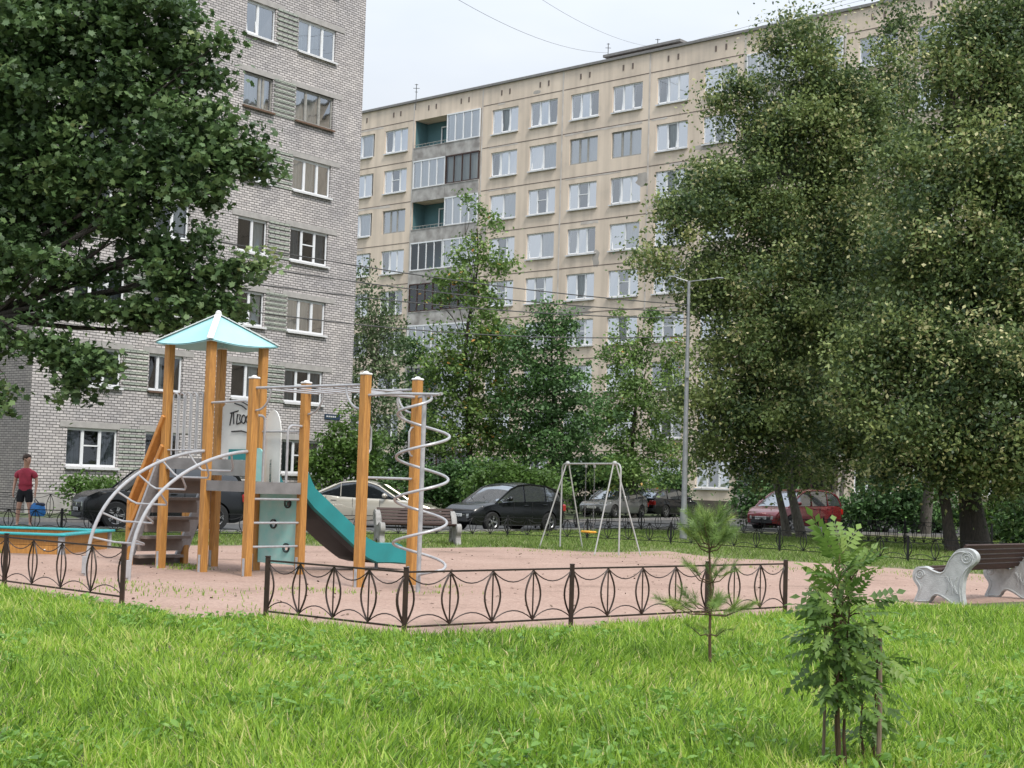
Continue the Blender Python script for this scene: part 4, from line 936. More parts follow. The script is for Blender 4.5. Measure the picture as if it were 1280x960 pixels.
# hairpin railing on the tower front
rl = MB(); n = 5; w0, w1 = -2*m_+.13, -m_-.13; st = (w1-w0)/n
rl.tube([(w0-.07,0,1.88),(w1+.07,0,1.88)], .014, 6)
for k in range(n):
    a, b = w0+st*k+.02, w0+st*(k+1)-.02; c = (a+b)/2; r_ = (b-a)/2
    rl.tube([(a,0,1.8)]+[(a,0,2.2+.1*math.sin(i)) for i in range(0)]+[Vector(p) for p in arc((c,0,2.78-r_), r_, 180, 0, (1,0,0), (0,0,1), 8)]+[(b,0,1.8)], .014, 6)
rl.build('railing', M['tube_paint'], ps, True)
# white panels
wp_ = MB(); wp_.prism([(-2*m_+.09,1.78),(-m_-.09,1.78),(-m_-.09,2.62),(-m_-.25,2.72),(-2*m_+.25,2.72),(-2*m_+.09,2.62)], (0,m_-.01,0), (1,0,0), (0,0,1), (0,.02,0))
wpo = wp_.build('side_panel', M['panel_white'], ps)
g = MB(); cxg, czg = -1.50, 2.42; Yg = m_-.018
def stroke(pts, r=.011): g.tube([(cxg+a, Yg, czg+b) for a, b in pts], r, 5)
stroke([(-.30,-.10),(-.26,.10),(-.22,.12),(-.2,-.08)]); stroke([(-.3,.1),(-.1,.14)]); stroke([(-.13,-.08),(-.12,.08),(-.04,.07),(-.06,0),(-.02,-.05),(-.12,-.08)])
stroke([(.04+.05*math.cos(t/8*6.3),.0+.07*math.sin(t/8*6.3)) for t in range(9)]); stroke([(.15+.05*math.cos(t/8*6.3),.0+.06*math.sin(t/8*6.3)) for t in range(9)])
stroke([(.2,.06),(.3,.02),(.2,-.04)]); stroke([(-.25,-.2),(0,-.19),(.26,-.24)]); stroke([(-.2,.26),(-.02,.22),(.1,.16)]); stroke([(-.06,.3),(.1,.24),(.2,.2)])
g.build('graffiti', M['ink'], wpo)
MB().b2(-1.75,-m_-.09,m_-.06,m_-.035,1.76,1.93).build('panel_insert', M['teal'], wpo)
# entry gate panels of the slide (arched)
ap = MB(); outl = [(0,0),(.5,0)]+[(.25+.25*math.cos(R(a)),.85+.42*math.sin(R(a))) for a in range(0,181,15)]
ap.prism([(-m_+.03+a*.82, 1.30+b) for a, b in outl], (0,m_+.05,0), (1,0,0), (0,0,1), (0,.02,0)); ap.build('slide_side_panel', M['panel_white'], ps)
cp = MB(); outl = [(0,0),(.2,0),(.2,.36)]+[(.1+.1*math.cos(R(a)),.36+.1*math.sin(R(a))) for a in range(20,181,20)]
cp.prism([(-m_+.10+a*1.2, 1.42+b*1.15) for a, b in outl], (0,m_-.22,0), (1,0,0), (0,0,1), (0,.02,0)); cp.build('arched_panel', M['panel_cyan'], ps)
# lower cyan climbing panel with hand holes
cpn = MB(); xs = [-m_+.07,-.68,-.56,-.36,-.24,-.06]; zs_ = [.14,.36,.44,.72,.80,1.05,1.13,1.24]
hl = {(3,1),(1,3),(3,5)}
for i in range(5):
    for j in range(7):
        if (i, j) in hl: continue
        cpn.b2(xs[i],xs[i+1],m_-.01,m_+.015,zs_[j],zs_[j+1])
cpo = cpn.build('climbing_panel', M['panel_cyan'], ps)
hb = MB()
for i, j in hl:
    hb = MB(); c = ((xs[i]+xs[i+1])/2, (zs_[j]+zs_[j+1])/2); hb.lathe([(.055,-.03),(.075,-.03),(.075,.0),(.055,.0)], (c[0],m_-.005,c[1]), 'y', 14)
    hb.build('hand_hole', M['car_plastic'], cpo)
# rungs and handrails on the low deck entry
for z in (1.16,.80,.44):
    MB().tube([(0,.05,z),(0,m_-.05,z)], .018, 8).build('rung', M['tube_paint'], ps, True)
hr = MB(); hr.tube([(.0,.07,2.42),(.0,.16,2.42)]+arc((0,.16,2.34),.08,90,0,(0,1,0),(0,0,1),5)+[(0,.24,1.42)], .02, 8)
hr.tube([(0,m_-.06,2.30),(0,m_-.24,2.30)]+arc((0,m_-.24,2.20),.10,90,180,(0,1,0),(0,0,1),5)+[(0,m_-.34,1.42)], .02, 8)
hr.tube([(-m_,m_,2.22),(0,m_,2.22)], .016, 8); hr.tube([(-m_+.05,.0,2.62),(-.2,.0,2.64),(-.05,0,2.60)], .018, 8); hr.build('handrail', M['tube_paint'], ps, True)
# monkey bars
for v in (0, m_):
    r2 = MB(); r2.tube([(.03,v-.0,2.83),(2.37,v-.0,2.83)], .021, 8); r2.build('monkey_bar_rail', M['tube_paint'], ps, True)
    for u, s in ((0,1),(2.4,-1)):
        MB().tube(arc((u+s*.07,v,2.81),.32,-90,0,(s,0,0),(0,0,1),8), .017, 7).build('brace', M['tube_paint'], ps, True)
for k in range(6):
    u = .3+k*.36; MB().tube([(u,0,2.80),(u,m_,2.80)], .013, 6).build('monkey_bar', M['tube_paint'], ps, True)
# bars around the far pair of posts, overhanging rail and spiral
rg = MB(); rg.tube([(2.4,.0,2.72),(2.4,m_,2.72)], .022, 8); rg.tube([(2.4,0,2.68),(2.9,.04,2.70),(3.72,.10,2.68)], .02, 8); rg.tube([(2.4,m_,2.72),(2.9,.8,2.72),(3.45,.4,2.71),(3.75,.12,2.69)], .02, 8)
rg.build('top_rail', M['tube_paint'], ps, True)
MB().tube(arc((2.4,m_-.07,2.68),.34,-90,0,(0,-1,0),(0,0,1),8), .017, 7).build('brace', M['tube_paint'], ps, True)
MB().tube([(2.4,.05,1.53),(2.4,m_-.05,1.53)], .018, 8).build('cross_bar', M['tube_paint'], ps, True)
for v, s in ((0,1),(m_,-1)):
    z1_, z0_ = 2.28, 1.86
    MB().tube([(2.4,v+s*.05,z1_),(2.4,v+s*.1,z1_-.01),(2.4,v+s*.14,z1_-.07),(2.4,v+s*.14,z0_+.07),(2.4,v+s*.1,z0_+.01),(2.4,v+s*.05,z0_)], .015, 7).build('hand_grip', M['tube_paint'], ps, True)
su, sv_ = 3.45, .1
MB().tube([(su,sv_,-.05),(su,sv_,2.70)], .032, 10).build('spiral_pole', M['tube_paint'], ps, True)
hx = []; turns = 4.15; n = 120
for i in range(n+1):
    u = i/n; a = R(20)-turns*2*math.pi*u; rr = .36*min(1, .25+u*9)*(1-.0*u); 
    if u > .97: rr = .36*(1-(u-.97)/.03*.85)
    hx.append((su+rr*math.cos(a), sv_+rr*math.sin(a), 2.66-2.42*u))
MB().tube(hx, .0195, 8).build('spiral', M['tube_paint'], ps, True)
# arched ladder out of the front of the low deck
Lb = 2.08
def archp(s):   # s 0 at the deck .. 1 at the foot: distance out, height
    a = s*math.pi/2; return (-(.05+Lb*math.sin(a)**1.0*1.0) if False else -(Lb*(math.sin(a)**1.25)), -.1+1.97*(math.cos(a)**.72 if math.cos(a) > 1e-6 else 0))
for u in (-m_, -.02):
    pts = [(u,.06,1.87)]+[(u, archp(i/24)[0], archp(i/24)[1]) for i in range(25)]
    at_ = MB().tube(pts, .026, 9).build('arch_tube', M['tube_paint'], ps, True)
    MB().bevbox((u,-Lb-.02,.16), (.03,.10,.26), .012).build('foot_plate', M['tube_paint'], at_)
for s in (.16,.32,.47,.61,.74,.86):
    d, z = archp(s); dd, zz = archp(s+.02); tn = Vector((0,dd-d,zz-z)).normalized(); nn = Vector((0,-tn.z,tn.y))
    if nn.z > 0: nn = -nn
    nn = (nn+Vector((0,0.9,-.2))*(.5)).normalized(); dp = .30
    a, b = Vector((-m_,d,z)), Vector((-.02,d,z)); i_ = Vector((1,0,0))
    MB().tube([a, a+nn*(dp-.06)+i_*.10, a+nn*dp+i_*.17, b+nn*dp-i_*.17, b+nn*(dp-.06)-i_*.10, b], .015, 7).build('ladder_rung', M['tube_paint'], ps, True)
# slide going down behind
sx0, sx1 = -m_+.22, -.12
def sp(v): # slide bed height by distance beyond the deck edge
    return interp(v, [(0,1.36),(.15,1.30),(.3,1.16),(1.5,.36),(1.75,.27),(2.2,.26),(2.5,.23)])
vs_s = [i*.08 for i in range(32)]
bed = MB(); v = []; f = []
prof = [(-.0,.0),(.06,-.0),(.12,-.0)]
for s in vs_s:
    z = sp(s); wl = .19 if s > .3 else .19+.22*(1-s/.3)
    if s > 2.3: wl *= max(.3, 1-(s-2.3)/.2)
    y = m_+.05+s
    v += [(sx0-.02,y,z+wl),(sx0+.02,y,z+wl+.01),(sx0+.03,y,z+.05),(sx0+.09,y,z),(sx1-.09,y,z),(sx1-.03,y,z+.05),(sx1-.02,y,z+wl+.01),(sx1+.02,y,z+wl),(sx1+.02,y,z-.12),(sx1-.02,y,z-.14),(sx0+.02,y,z-.14),(sx0-.02,y,z-.12)]
for i in range(len(vs_s)-1):
    for j in range(12): f.append((i*12+j, (i+1)*12+j, (i+1)*12+(j+1) % 12, i*12+(j+1) % 12))
f.append(tuple(range(12))); f.append(tuple((len(vs_s)-1)*12+j for j in range(11, -1, -1)))
bed.add(v, f); sl = bed.build('slide', M['teal'], ps, True)
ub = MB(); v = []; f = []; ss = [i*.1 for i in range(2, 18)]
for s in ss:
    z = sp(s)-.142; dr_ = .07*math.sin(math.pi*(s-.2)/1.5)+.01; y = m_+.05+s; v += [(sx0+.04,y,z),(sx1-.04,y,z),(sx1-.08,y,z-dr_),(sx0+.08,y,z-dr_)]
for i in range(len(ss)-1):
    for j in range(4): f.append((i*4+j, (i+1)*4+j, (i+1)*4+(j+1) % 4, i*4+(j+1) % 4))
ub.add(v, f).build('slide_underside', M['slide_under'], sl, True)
MB().tube([((sx0+sx1)/2,m_+.05+2.1,-.05),((sx0+sx1)/2,m_+.05+2.1,.12)], .03, 8).build('slide_foot', M['galvanised'], sl)

# ---------------- sandbox ----------------
sb = empty('sandbox', (-9.42,27.9,0), R(-3), 'low wooden sandbox with turquoise rim behind the left fence', 'sandbox')
def boxring(x, y, t, z0, z1, m=None):
    m = m or MB(); m.b2(-x,x,-y,-y+t,z0,z1); m.b2(-x,x,y-t,y,z0,z1); m.b2(-x,-x+t,-y+t,y-t,z0,z1); m.b2(x-t,x,-y+t,y-t,z0,z1); return m
hx_, hy_ = 1.55, 1.3
for z in (0,.165): boxring(hx_, hy_, .05, z+.003, z+.16).build('side_board', M['post_wood'], sb)
rim = MB(); t_ = .13
rim.bevbox((0,-hy_,.355), (2*hx_+.2,.22,.045), .012); rim.bevbox((0,hy_,.355), (2*hx_+.2,.22,.045), .012)
rim.bevbox((-hx_,0,.357), (.22,2*hy_-.23,.045), .012); rim.bevbox((hx_,0,.357), (.22,2*hy_-.23,.045), .012); rim.build('rim', M['rim_teal'], sb)
MB().b2(-hx_+.06,hx_-.06,-hy_+.06,hy_-.06,.01,.22).build('sand', M['sand'], sb)
for x in (-hx_,hx_):
    for y in (-hy_,hy_): MB().bevbox((x,y,.16), (.10,.10,.33), .01).build('corner_bracket', M['galvanised'], sb)
bo = MB()
for x in (-1.3,-.9,.2,1.25):
    for z in (.08,.24): bo.ball((x,-hy_-.003,z), .018, 6)
bo.build('bolts', M['white_plastic'], sb)

# ---------------- swing ----------------
sw = empty('swing', (1.86,34.1,0), math.atan2(-2.8,1.22), 'white tubular swing frame with one small orange seat', 'swing')
Hs = 2.02; hl_ = 1.50
fr = MB(); rr = .16
fr.tube([(-hl_,0,-.03),(-hl_,0,Hs-rr)]+arc((-hl_+rr,0,Hs-rr),rr,180,90,(1,0,0),(0,0,1),5)+arc((hl_-rr,0,Hs-rr),rr,90,0,(1,0,0),(0,0,1),5)+[(hl_,0,-.03)], .020, 8)
fr.build('bent_frame', M['swing_white'], sw, True)
for s in (-1, 1):
    for q_ in (-1, 1):
        lg = MB(); lg.tube([(s*(hl_-.30)*1.0,q_*.02,Hs+.04),(s*(hl_+.0)-s*.05,q_*.58,-.03)], .017, 8); lg.build('leg', M['swing_white'], sw, True)
    MB().ball((s*(hl_-.3),0,Hs+.01), .055, 8).build('joint_cover', M['swing_white'], sw)
for x in (-.22,.22):
    ch = MB(); MB().bevbox((x,0,Hs-.05), (.03,.05,.08), .005).build('hanger', M['swing_white'], sw)
    for i in range(36): ch.tube(arc((x,0,Hs-.10-i*.041),.014,0,360,(1,0,0) if i % 2 else (0,1,0),(0,0,1.7),6), .0035, 4)
    ch.build('chain', M['chain'], sw)
MB().bevbox((0,0,.46), (.46,.2,.045), .018).build('seat', M['swing_seat'], sw)

# ---------------- benches ----------------
def catmull(P, n=6, closed=True):
    out = []; m = len(P)
    for i in range(m):
        p0, p1, p2_, p3_ = [Vector((*P[(i+k-1) % m], 0)) for k in range(4)]
        for j in range(n):
            t = j/n; q_ = .5*((2*p1)+(-p0+p2_)*t+(2*p0-5*p1+4*p2_-p3_)*t*t+(-p0+3*p1-3*p2_+p3_)*t**3); out.append((q_.x, q_.y))
    return out
END = [(-.47,.0),(-.40,.19),(-.48,.32),(-.48,.43),(-.42,.50),(-.30,.515),(-.20,.475),(-.07,.445),(.01,.50),(.08,.65),(.17,.76),(.28,.80),(.40,.78),(.47,.71),(.46,.62),(.35,.51),(.28,.36),(.265,.17),(.28,.0),(.16,-.01),(.0,.08),(-.13,.12),(-.22,.06),(-.26,.0),(-.36,-.01)]
def bench_fn(label, loc, rz, length, group, em='bench_concrete'):
    """x: along the bench, profile in (y,z) with the seat towards -y"""
    t = empty('park_bench', loc, rz, label, 'bench', group); pr = catmull(END, 4)
    for k, x in enumerate((0, length)):
        e_ = MB(); e_.prism(pr, (x-.055,0,0), (0,1,0), (0,0,1), (.11,0,0)); eo = e_.build('end_support', M[em], t)
        r_ = MB()
        for s in (-1, 1):
            xx = x+s*.058; ins = [((a+.04)*.88-.04, (b-.38)*.88+.375) for a, b in pr]
            r_.tube([(xx,a,b) for a, b in ins], .010, 5, True)
            for (c0, c1, r0_) in ((.33,.66,.10),(-.37,.40,.075)):
                r_.tube([(xx,c0+r0_*(1-i/26)*math.cos(i*.55),c1+r0_*(1-i/26)*math.sin(i*.55)) for i in range(25)], .009, 5)
            for j in range(4): r_.tube([(xx,.02+.06*j+.05*math.sin(i*.8+j),.16+i*.06) for i in range(5)], .007, 4)
        r_.build('scroll_relief', M[em], eo)
    for k in range(5):
        y = -.36+k*.085; z = .475-.02*math.sin(k/4*math.pi)+(.0 if k else .01)
        MB().bevbox((length/2,y,z+.01), (length+.02,.07,.035), .006).build('seat_slat', M['bench_slat'], t)
    for k in range(5):
        MB().box((length/2,.07+k*.052,.53+k*.072), (length+.02,.028,.062), Matrix.Rotation(R(-32), 3, 'X')).build('back_slat', M['bench_slat'], t)
    return t
ax = Vector((.68,.73,0)).normalized()
bench_fn('pale concrete scroll bench with brown slats at the right edge of the gravel', (6.16+ax.x*2.25,20.85+ax.y*2.25,0), math.atan2(-ax.y,-ax.x), 2.25, 'scroll ended park benches')
ax2 = Vector((.93,.30,0)).normalized()
bench_fn('scroll ended bench facing us in front of the beige saloon', (-3.05,35.2,0), math.atan2(.28,.93), 1.85, 'scroll ended park benches', 'bench_grey')

# ---------------- lamp post, wires, antennas ----------------
lp = W(857,640,44); lb = Vector((lp.x-.05,44,0)); lt = empty('street_lamp', lb, 0, 'tall pale metal lamp post with two thin arms in the middle of the yard', 'street lamp')
Zt = W(862,347,44).z
pl = MB(); pl.tube([(0,0,-.05),(0,0,.9),(0,0,.92),(0,0,Zt-.1)], [.115,.115,.085,.045], 12); pl.build('pole', M['lamp_metal'], lt, True)
for s, l_ in ((-1,.42),(1,.82)):
    a_ = MB(); a_.tube([(0,0,Zt-.12),(s*l_*.5,0,Zt-.06),(s*l_,0,Zt+.0)], .016, 7); ao = a_.build('arm', M['lamp_metal'], lt, True)
    MB().bevbox((s*(l_+.09),0,Zt+.01), (.24,.12,.045), .015).build('lamp_head', M['lamp_metal'], ao)
MB().bevbox((.0,-.10,4.9), (.12,.08,.2), .01).build('clamp_band', M['lamp_metal'], lt)
def wire(label, a, b, sag, r=.016, n=18):
    a, b = Vector(a), Vector(b); pts = [a.lerp(b, i/n)-Vector((0,0,sag*4*(i/n)*(1-i/n))) for i in range(n+1)]
    m = MB().tube([p-a for p in pts], r, 5).build('overhead_cable', M['wire'], None, True, a); tag(m, label, 'cable', 'overhead cables')
def far_left(px, py, y): return tuple(D(px, py, y))
hang = lambda z: (lb.x, 44, z)
wire('topmost dark cable from the lamp post across the maple to the left edge', far_left(-330,165,30), hang(W(858,381,44).z), .55)
wire('dark cable sloping just under the topmost one across the brick block', far_left(-330,200,30), hang(W(858,390,44).z), .60)
wire('third dark cable down crossing the brick block towards the lamp post', far_left(-330,235,30), hang(W(858,398,44).z), .62)
wire('lowest dark cable crossing the trees between the brick block and the lamp post', far_left(-330,255,30), hang(W(858,420,44).z), .9)
def antenna(label, px, pyb, y, h, arms):
    b = D(px, pyb, y); t = empty('roof_antenna', b, 0, label, 'antenna', 'antennas on the panel block roof')
    MB().tube([(0,0,-.6),(0,0,h)], .028, 6).build('mast', M['wire'], t)
    a_ = MB()
    for i, w_ in enumerate(arms): z = h-.05-i*.26; a_.tube([(-w_,0,z),(w_,0,z)], .02, 5)
    a_.build('dipole', M['wire'], t)
antenna('thin roof antenna near the left end of the panel block', 520, 127, 101.5, 1.25, (.12,.22,.10))
antenna('thin roof antenna standing on the dark roof housing', 760, 71, 95, .9, (.1,.18))
antenna('short roof mast right of the dark roof housing', 822, 60, 93, .6, (.16,))
def rpt(x, y, z): return Vector(R0)+Matrix.Rotation(RA, 3, 'Z') @ Vector((x,y,z))
wire('upper thin cable running above the panel block roof', rpt(-40,3,RH+.8), rpt(16,2,RH+1.6), .5, .009)
wire('lower thin cable running above the panel block roof', rpt(-40,1.5,RH+.3), rpt(16,1,RH+.9), .4, .009)
wire('thin cable coming down from the top of the sky to the roof antenna', D(560,-8,60), D(760,66,95), .6, .009)
wire('faint cable high in the sky right of the first sky cable', D(660,-12,60), D(835,60,94), .6, .007)

# ---------------- the man ----------------
man = empty('person', (G(29,660)[0], G(29,660)[1], .012), R(0), 'man in a red T-shirt and black shorts looking right, standing behind the sandbox', 'person')
def skin_mesh(name, verts, edges, radii, mat, parent, root=0, sub=2):
    me = bpy.data.meshes.new(name); me.from_pydata(verts, edges, []); o = bpy.data.objects.new(name, me); col.objects.link(o)
    o.parent = parent; me.materials.append(mat)
    md = o.modifiers.new('skin', 'SKIN'); md.use_smooth_shade = True
    if not me.skin_vertices: pass
    for i, r_ in enumerate(radii):
        sv2 = me.skin_vertices[0].data[i]; sv2.radius = r_ if isinstance(r_, tuple) else (r_, r_); sv2.use_root = (i == root)
    ms = o.modifiers.new('sub', 'SUBSURF'); ms.levels = sub; ms.render_levels = sub
    return o
V = []; E = []; Rr = []
def vx(p, r): V.append(p); Rr.append(r); return len(V)-1
def chain(start, pts):
    prev = start; ids = []
    for p, r_ in pts:
        i = vx(p, r_)
        if prev is not None: E.append((prev, i))
        prev = i; ids.append(i)
    return ids
pel = vx((0,0,.93), (.155,.11))
sp_ = chain(pel, [((0,.0,1.05),(.145,.10)),((0,-.005,1.20),(.15,.105)),((0,0,1.34),(.165,.11)),((0,.01,1.43),(.085,.075)),((.005,.0,1.52),.068),((.02,-.01,1.585),(.082,.088)),((.022,-.012,1.66),(.098,.108)),((.02,-.0,1.73),(.092,.10)),((.02,0,1.775),(.05,.055))])
for s, fx in ((-1,-.03),(1,.03)):
    chain(pel, [((s*.09,0,.86),.088),((s*.105,-.01,.68),.076),((s*.12+fx*.5,-.015,.50),.056),((s*.125+fx,.01,.34),.053),((s*.13+fx,.02,.10),.034),((s*.135+fx,-.02,.045),.036),((s*.15+fx,-.13,.03),.030)])
    el = (s*.265, .03 if s < 0 else .02, 1.14); wr = (s*.27, -.05, .90)
    ids = chain(sp_[2], [((s*.145,.0,1.39),.05),((s*.215,.01,1.34),.052),((s*.25,.025,1.22),.046),(el,.040),((s*.27,-.01,1.02),.036),(wr,.026),((s*.27,-.06,.85),(.022,.038))])
    hand = ids[-1]
    for k in range(4):
        oy = -.085+.022*k; L4 = (.038,.042,.040,.032)[k]
        b0 = (s*.272, oy, .815); chain(hand, [(b0,.0095),((s*.275,oy-.003,.815-L4),.009),((s*.262,oy-.002,.815-L4*1.75),.008),((s*.248,oy,.815-L4*2.1),.007)])
    chain(hand, [((s*.262,-.10,.835),.010),((s*.252,-.118,.80),.009),((s*.246,-.122,.775),.008)])
# face: nose, ears (head turned to the right of the picture)
hd = sp_[6]
chain(hd, [((.095,-.055,1.655),.018),((.112,-.066,1.645),.010)])
chain(hd, [((.0,-.095,1.655),.014),((-.002,-.106,1.65),.010)])
man.scale = (1.04,1.04,1.04)
body = skin_mesh('body', V, E, Rr, M['skin'], man, 0)
hm = MB(); hm.ball((.004,.014,1.715), .112, 14, (1.0,1.08,.98)); hair = hm.build('hair', M['hair'], man, True)
for vtx in hair.data.vertices:       # trim the hair into a short cut: keep it off the face
    c = vtx.co
    if c.x > .05 and c.z < 1.73: c.x = .05-(1.73-c.z)*.2
    if c.z < 1.66 : c.x = min(c.x, .0); c.z = 1.66+(c.z-1.66)*.35
ey = MB()
for y in (-.078,-.03): ey.ball((.091,y,1.672), .009, 6)
ey.build('eyes', M['ink'], man); MB().bevbox((.094,-.05,1.612), (.012,.04,.007), .003).build('mouth', M['shirt_red'], man)
V, E, Rr = [], [], []
c0 = vx((0,0,1.20), (.172,.125))
dn = chain(c0, [((0,0,1.06),(.172,.125)),((0,0,.94),(.178,.128)),((0,0,.86),(.172,.12))]); up_ = chain(c0, [((0,0,1.33),(.19,.135)),((0,.005,1.405),(.17,.12)),((0,.005,1.475),(.105,.09))])
for s in (-1, 1): chain(up_[0], [((s*.13,.0,1.375),.09),((s*.21,.01,1.325),.085),((s*.25,.022,1.205),.078)])
skin_mesh('t_shirt', V, E, Rr, M['shirt_red'], man, 0)
V, E, Rr = [], [], []
c0 = vx((0,0,.93), (.168,.125)); chain(c0, [((0,0,1.02),(.155,.115))])
for s in (-1, 1): chain(c0, [((s*.095,0,.84),.108),((s*.108,-.005,.70),.104),((s*.115,-.01,.60),.102)])
skin_mesh('shorts', V, E, Rr, M['shorts_black'], man, 0)
for s, fx in ((-1,-.03),(1,.03)):
    MB().ball((s*.143+fx,-.055,.028), .06, 8, (.85,2.0,.75)).build('shoe', M['shoe'], man, True)
# bag held in his left hand
bg_ = empty('carrier_bag', (man.location.x+.33, man.location.y-.06, .012), 0, 'bright blue carrier bag with dark top hanging from the man\'s hand', 'bag')
b_ = MB(); n = 14; v = []; f = []; q = random.Random(3)
lv_ = [(.30,.02,.02),(.31,.17,.085),(.40,.205,.11),(.50,.20,.11),(.58,.17,.09),(.64,.12,.06)]
for z, rx_, ry_ in lv_:
    for k in range(n): a = 2*math.pi*k/n; j = 1+q.uniform(-.07,.07); v.append((rx_*math.cos(a)*j+.04, ry_*math.sin(a)*j, z+q.uniform(-.008,.008)))
for i in range(len(lv_)-1):
    for k in range(n): f.append((i*n+k, i*n+(k+1) % n, (i+1)*n+(k+1) % n, (i+1)*n+k))
f.append(tuple(range(n-1,-1,-1))); f.append(tuple((len(lv_)-1)*n+k for k in range(n)))
b_.add(v, f).build('bag_body', M['bag_blue'], bg_, True)
MB().bevbox((.09,0,.60), (.24,.16,.10), .03).build('bag_top', M['bag_dark'], bg_)
hd_ = MB()
for y in (-.03,.03): hd_.tube([(-.04,y,.62),(-.05,y*.6,.70),(-.045,0,.755),(.0,y*.6,.70),(.07,y,.62)], .008, 6)
hd_.build('handle', M['bag_dark'], bg_, True)

# ---------------- foreground saplings ----------------
def pinnate():
    v = []; f = []
    def leaflet(o, d, l, w_, up):
        o, d = Vector(o), Vector(d).normalized(); s = Vector((-d.y, d.x, 0))*w_; k = len(v)
        v.extend([o, o+d*l*.45+s+Vector((0,0,.03*up)), o+d*l-Vector((0,0,.10*l)), o+d*l*.45-s+Vector((0,0,.03*up)), o+d*l*.5-Vector((0,0,.01))])
        f.extend([(k,k+4,k+1),(k+1,k+4,k+2),(k,k+3,k+4),(k+3,k+2,k+4)])
    for i in range(4):
        y = .2+.2*i
        for s in (-1, 1): leaflet((0,y,-.1*y*y), (s,.6,-.25), .44-.03*i, .115, 1)
    leaflet((0,1,-.1), (0,1,-.25), .42, .115, 1)
    k = len(v); v.extend([(-.012,0,0),(.012,0,0),(.008,1,-.1),(-.008,1,-.1)]); f.append((k,k+1,k+2,k+3))
    return [tuple(a) for a in v], f
PT = pinnate()
def sapling(label, base, h, stems, n, spread, seed, zmin=.25, lat=.0, leaf=(.13,.21)):
    r = np.random.default_rng(seed); q = random.Random(seed)
    t = empty('ash_sapling', base, 0, label, 'sapling'); st = MB(); P = []; D_ = []
    for dx, dy, hh in stems:
        pts = limb_pts((dx*.5,dy*.5,-.03), (dx*.9+lat*hh,dy,hh), .03, 10, q); st.tube(pts, [.011*(1-.75*i/10) for i in range(11)], 6)
        for k in range(n//len(stems)):
            z = zmin+(1-zmin)*q.random()**.75; i = z*10; j = min(9, int(i)); p = pts[j].lerp(pts[j+1], i-j); a = q.uniform(0, 6.283)
            d = Vector((math.cos(a), math.sin(a), q.uniform(-.4,.6)+(.7 if z > .88 else 0))).normalized(); ln = spread*(1-.45*abs(z-.62)/.6)*q.random()
            e = p+d*ln; st.tube([p, p.lerp(e,.5)+Vector((0,0,.012)), e], [.003,.0024,.0015], 4); P.append(e); D_.append((d+Vector((q.uniform(-.3,.3),q.uniform(-.3,.3),q.uniform(-1.0,.0)+(.6 if z > .88 else 0)))).normalized())
    st.build('stems', M['bark_young'], t, True)
    P = np.array([tuple(p) for p in P]); Y = np.array([tuple(d) for d in D_]); N_ = len(P)
    up = np.tile(np.array([[0,0,1.]]), (N_,1))+r.normal(0,.6,(N_,3)); X = np.cross(Y, up); X /= np.linalg.norm(X, axis=1, keepdims=True); Z = np.cross(X, Y); s = (leaf[0]+(leaf[1]-leaf[0])*r.random(N_))[:, None]
    lv = np.clip(r.normal(.45,.22,N_)+.25*(P[:,2] > h*.9), 0, 1)
    scatter('leaves', PT[0], PT[1], P, X*s, Y*s, Z*s, lv, M['leaf_ash'], t)
    return t
sb_ = G(1052, 968); hS = 1.33
spl = sapling('leafy ash sapling in the near grass, tallest young plant at the right', sb_, hS, [(-.05,.0,1.16),(.045,.03,1.08),(-.01,-.03,.98)], 165, .165, 61, .38, .0, (.10,.175))
spl2 = sapling('shorter ash sapling tied to the pale stake, right behind the tall one', G(1090, 962)+Vector((.0,.08,0)), .8, [(.02,.02,.82),(-.04,.0,.55)], 46, .12, 62, .2, .0, (.10,.16))
def stake(label, px, py, h, r=.013):
    b = G(px, py); m = MB().tube([(0,0,-.05),(.004,0,h*.5),(0,.01,h)], r, 7).build('wooden_stake', M['stake'], None, True, b); tag(m, label, 'stake', 'stakes beside the saplings')
stake('brown stake left of the ash sapling stem', 1029, 962, .93, .009)
stake('pale stake at the right side of the ash sapling', 1098, 966, .72, .014)

def needle_tuft(n=110, seed=2):
    r = random.Random(seed); v = []; f = []
    for i in range(n):
        y = r.random(); a = r.uniform(0, 6.283); o = Vector((0, y*.75, 0)); d = Vector((math.cos(a)*.9, .75+r.uniform(-.2,.5), math.sin(a)*.9)).normalized(); l = r.uniform(.38,.62); s = d.cross(Vector((0,1,.3))).normalized()*.008
        k = len(v); v.extend([o-s, o+s, o+d*l+Vector((0,0,-.03))]); f.append((k,k+1,k+2))
    return [tuple(a) for a in v], f
NT = needle_tuft()
pb = G(888, 838); pine = empty('pine_sapling', pb, 0, 'small thin pine sapling with needle tufts in front of the brown fence', 'sapling')
st = MB(); top = 1.27; st.tube([(0,0,-.03),(-.012,0,.3),(-.01,0,.65),(-.03,0,1.0),(-.05,0,top-.05)], [.016,.013,.011,.008,.005], 7)
P, Y, S = [], [], []; q = random.Random(9)
def branch(z, ang_, l, up, tufts, sz):
    p = Vector((-.012-.03*z/1.2, 0, z)); d = Vector((math.cos(ang_), math.sin(ang_), up)).normalized(); pts = [p, p+d*l*.5+Vector((0,0,-.02)), p+d*l+Vector((0,0,.03))]
    st.tube(pts, [.006,.005,.003], 5)
    for i in range(tufts):
        u = .45+.55*i/max(1, tufts-1); P.append(tuple(pts[0].lerp(pts[2], u))); dd = (d+Vector((q.uniform(-.5,.5),q.uniform(-.5,.5),q.uniform(0,.5)))).normalized(); Y.append(tuple(dd)); S.append(sz*q.uniform(.8,1.15))
for a in range(7): branch(.46+.02*(a % 3), a*.9+.2, .32, .12, 4, .17)
for a in range(5): branch(.72+.02*(a % 2), a*1.26, .20, .45, 3, .14)
for a in range(5): branch(.30, a*1.3+.5, .14, .1, 2, .10)
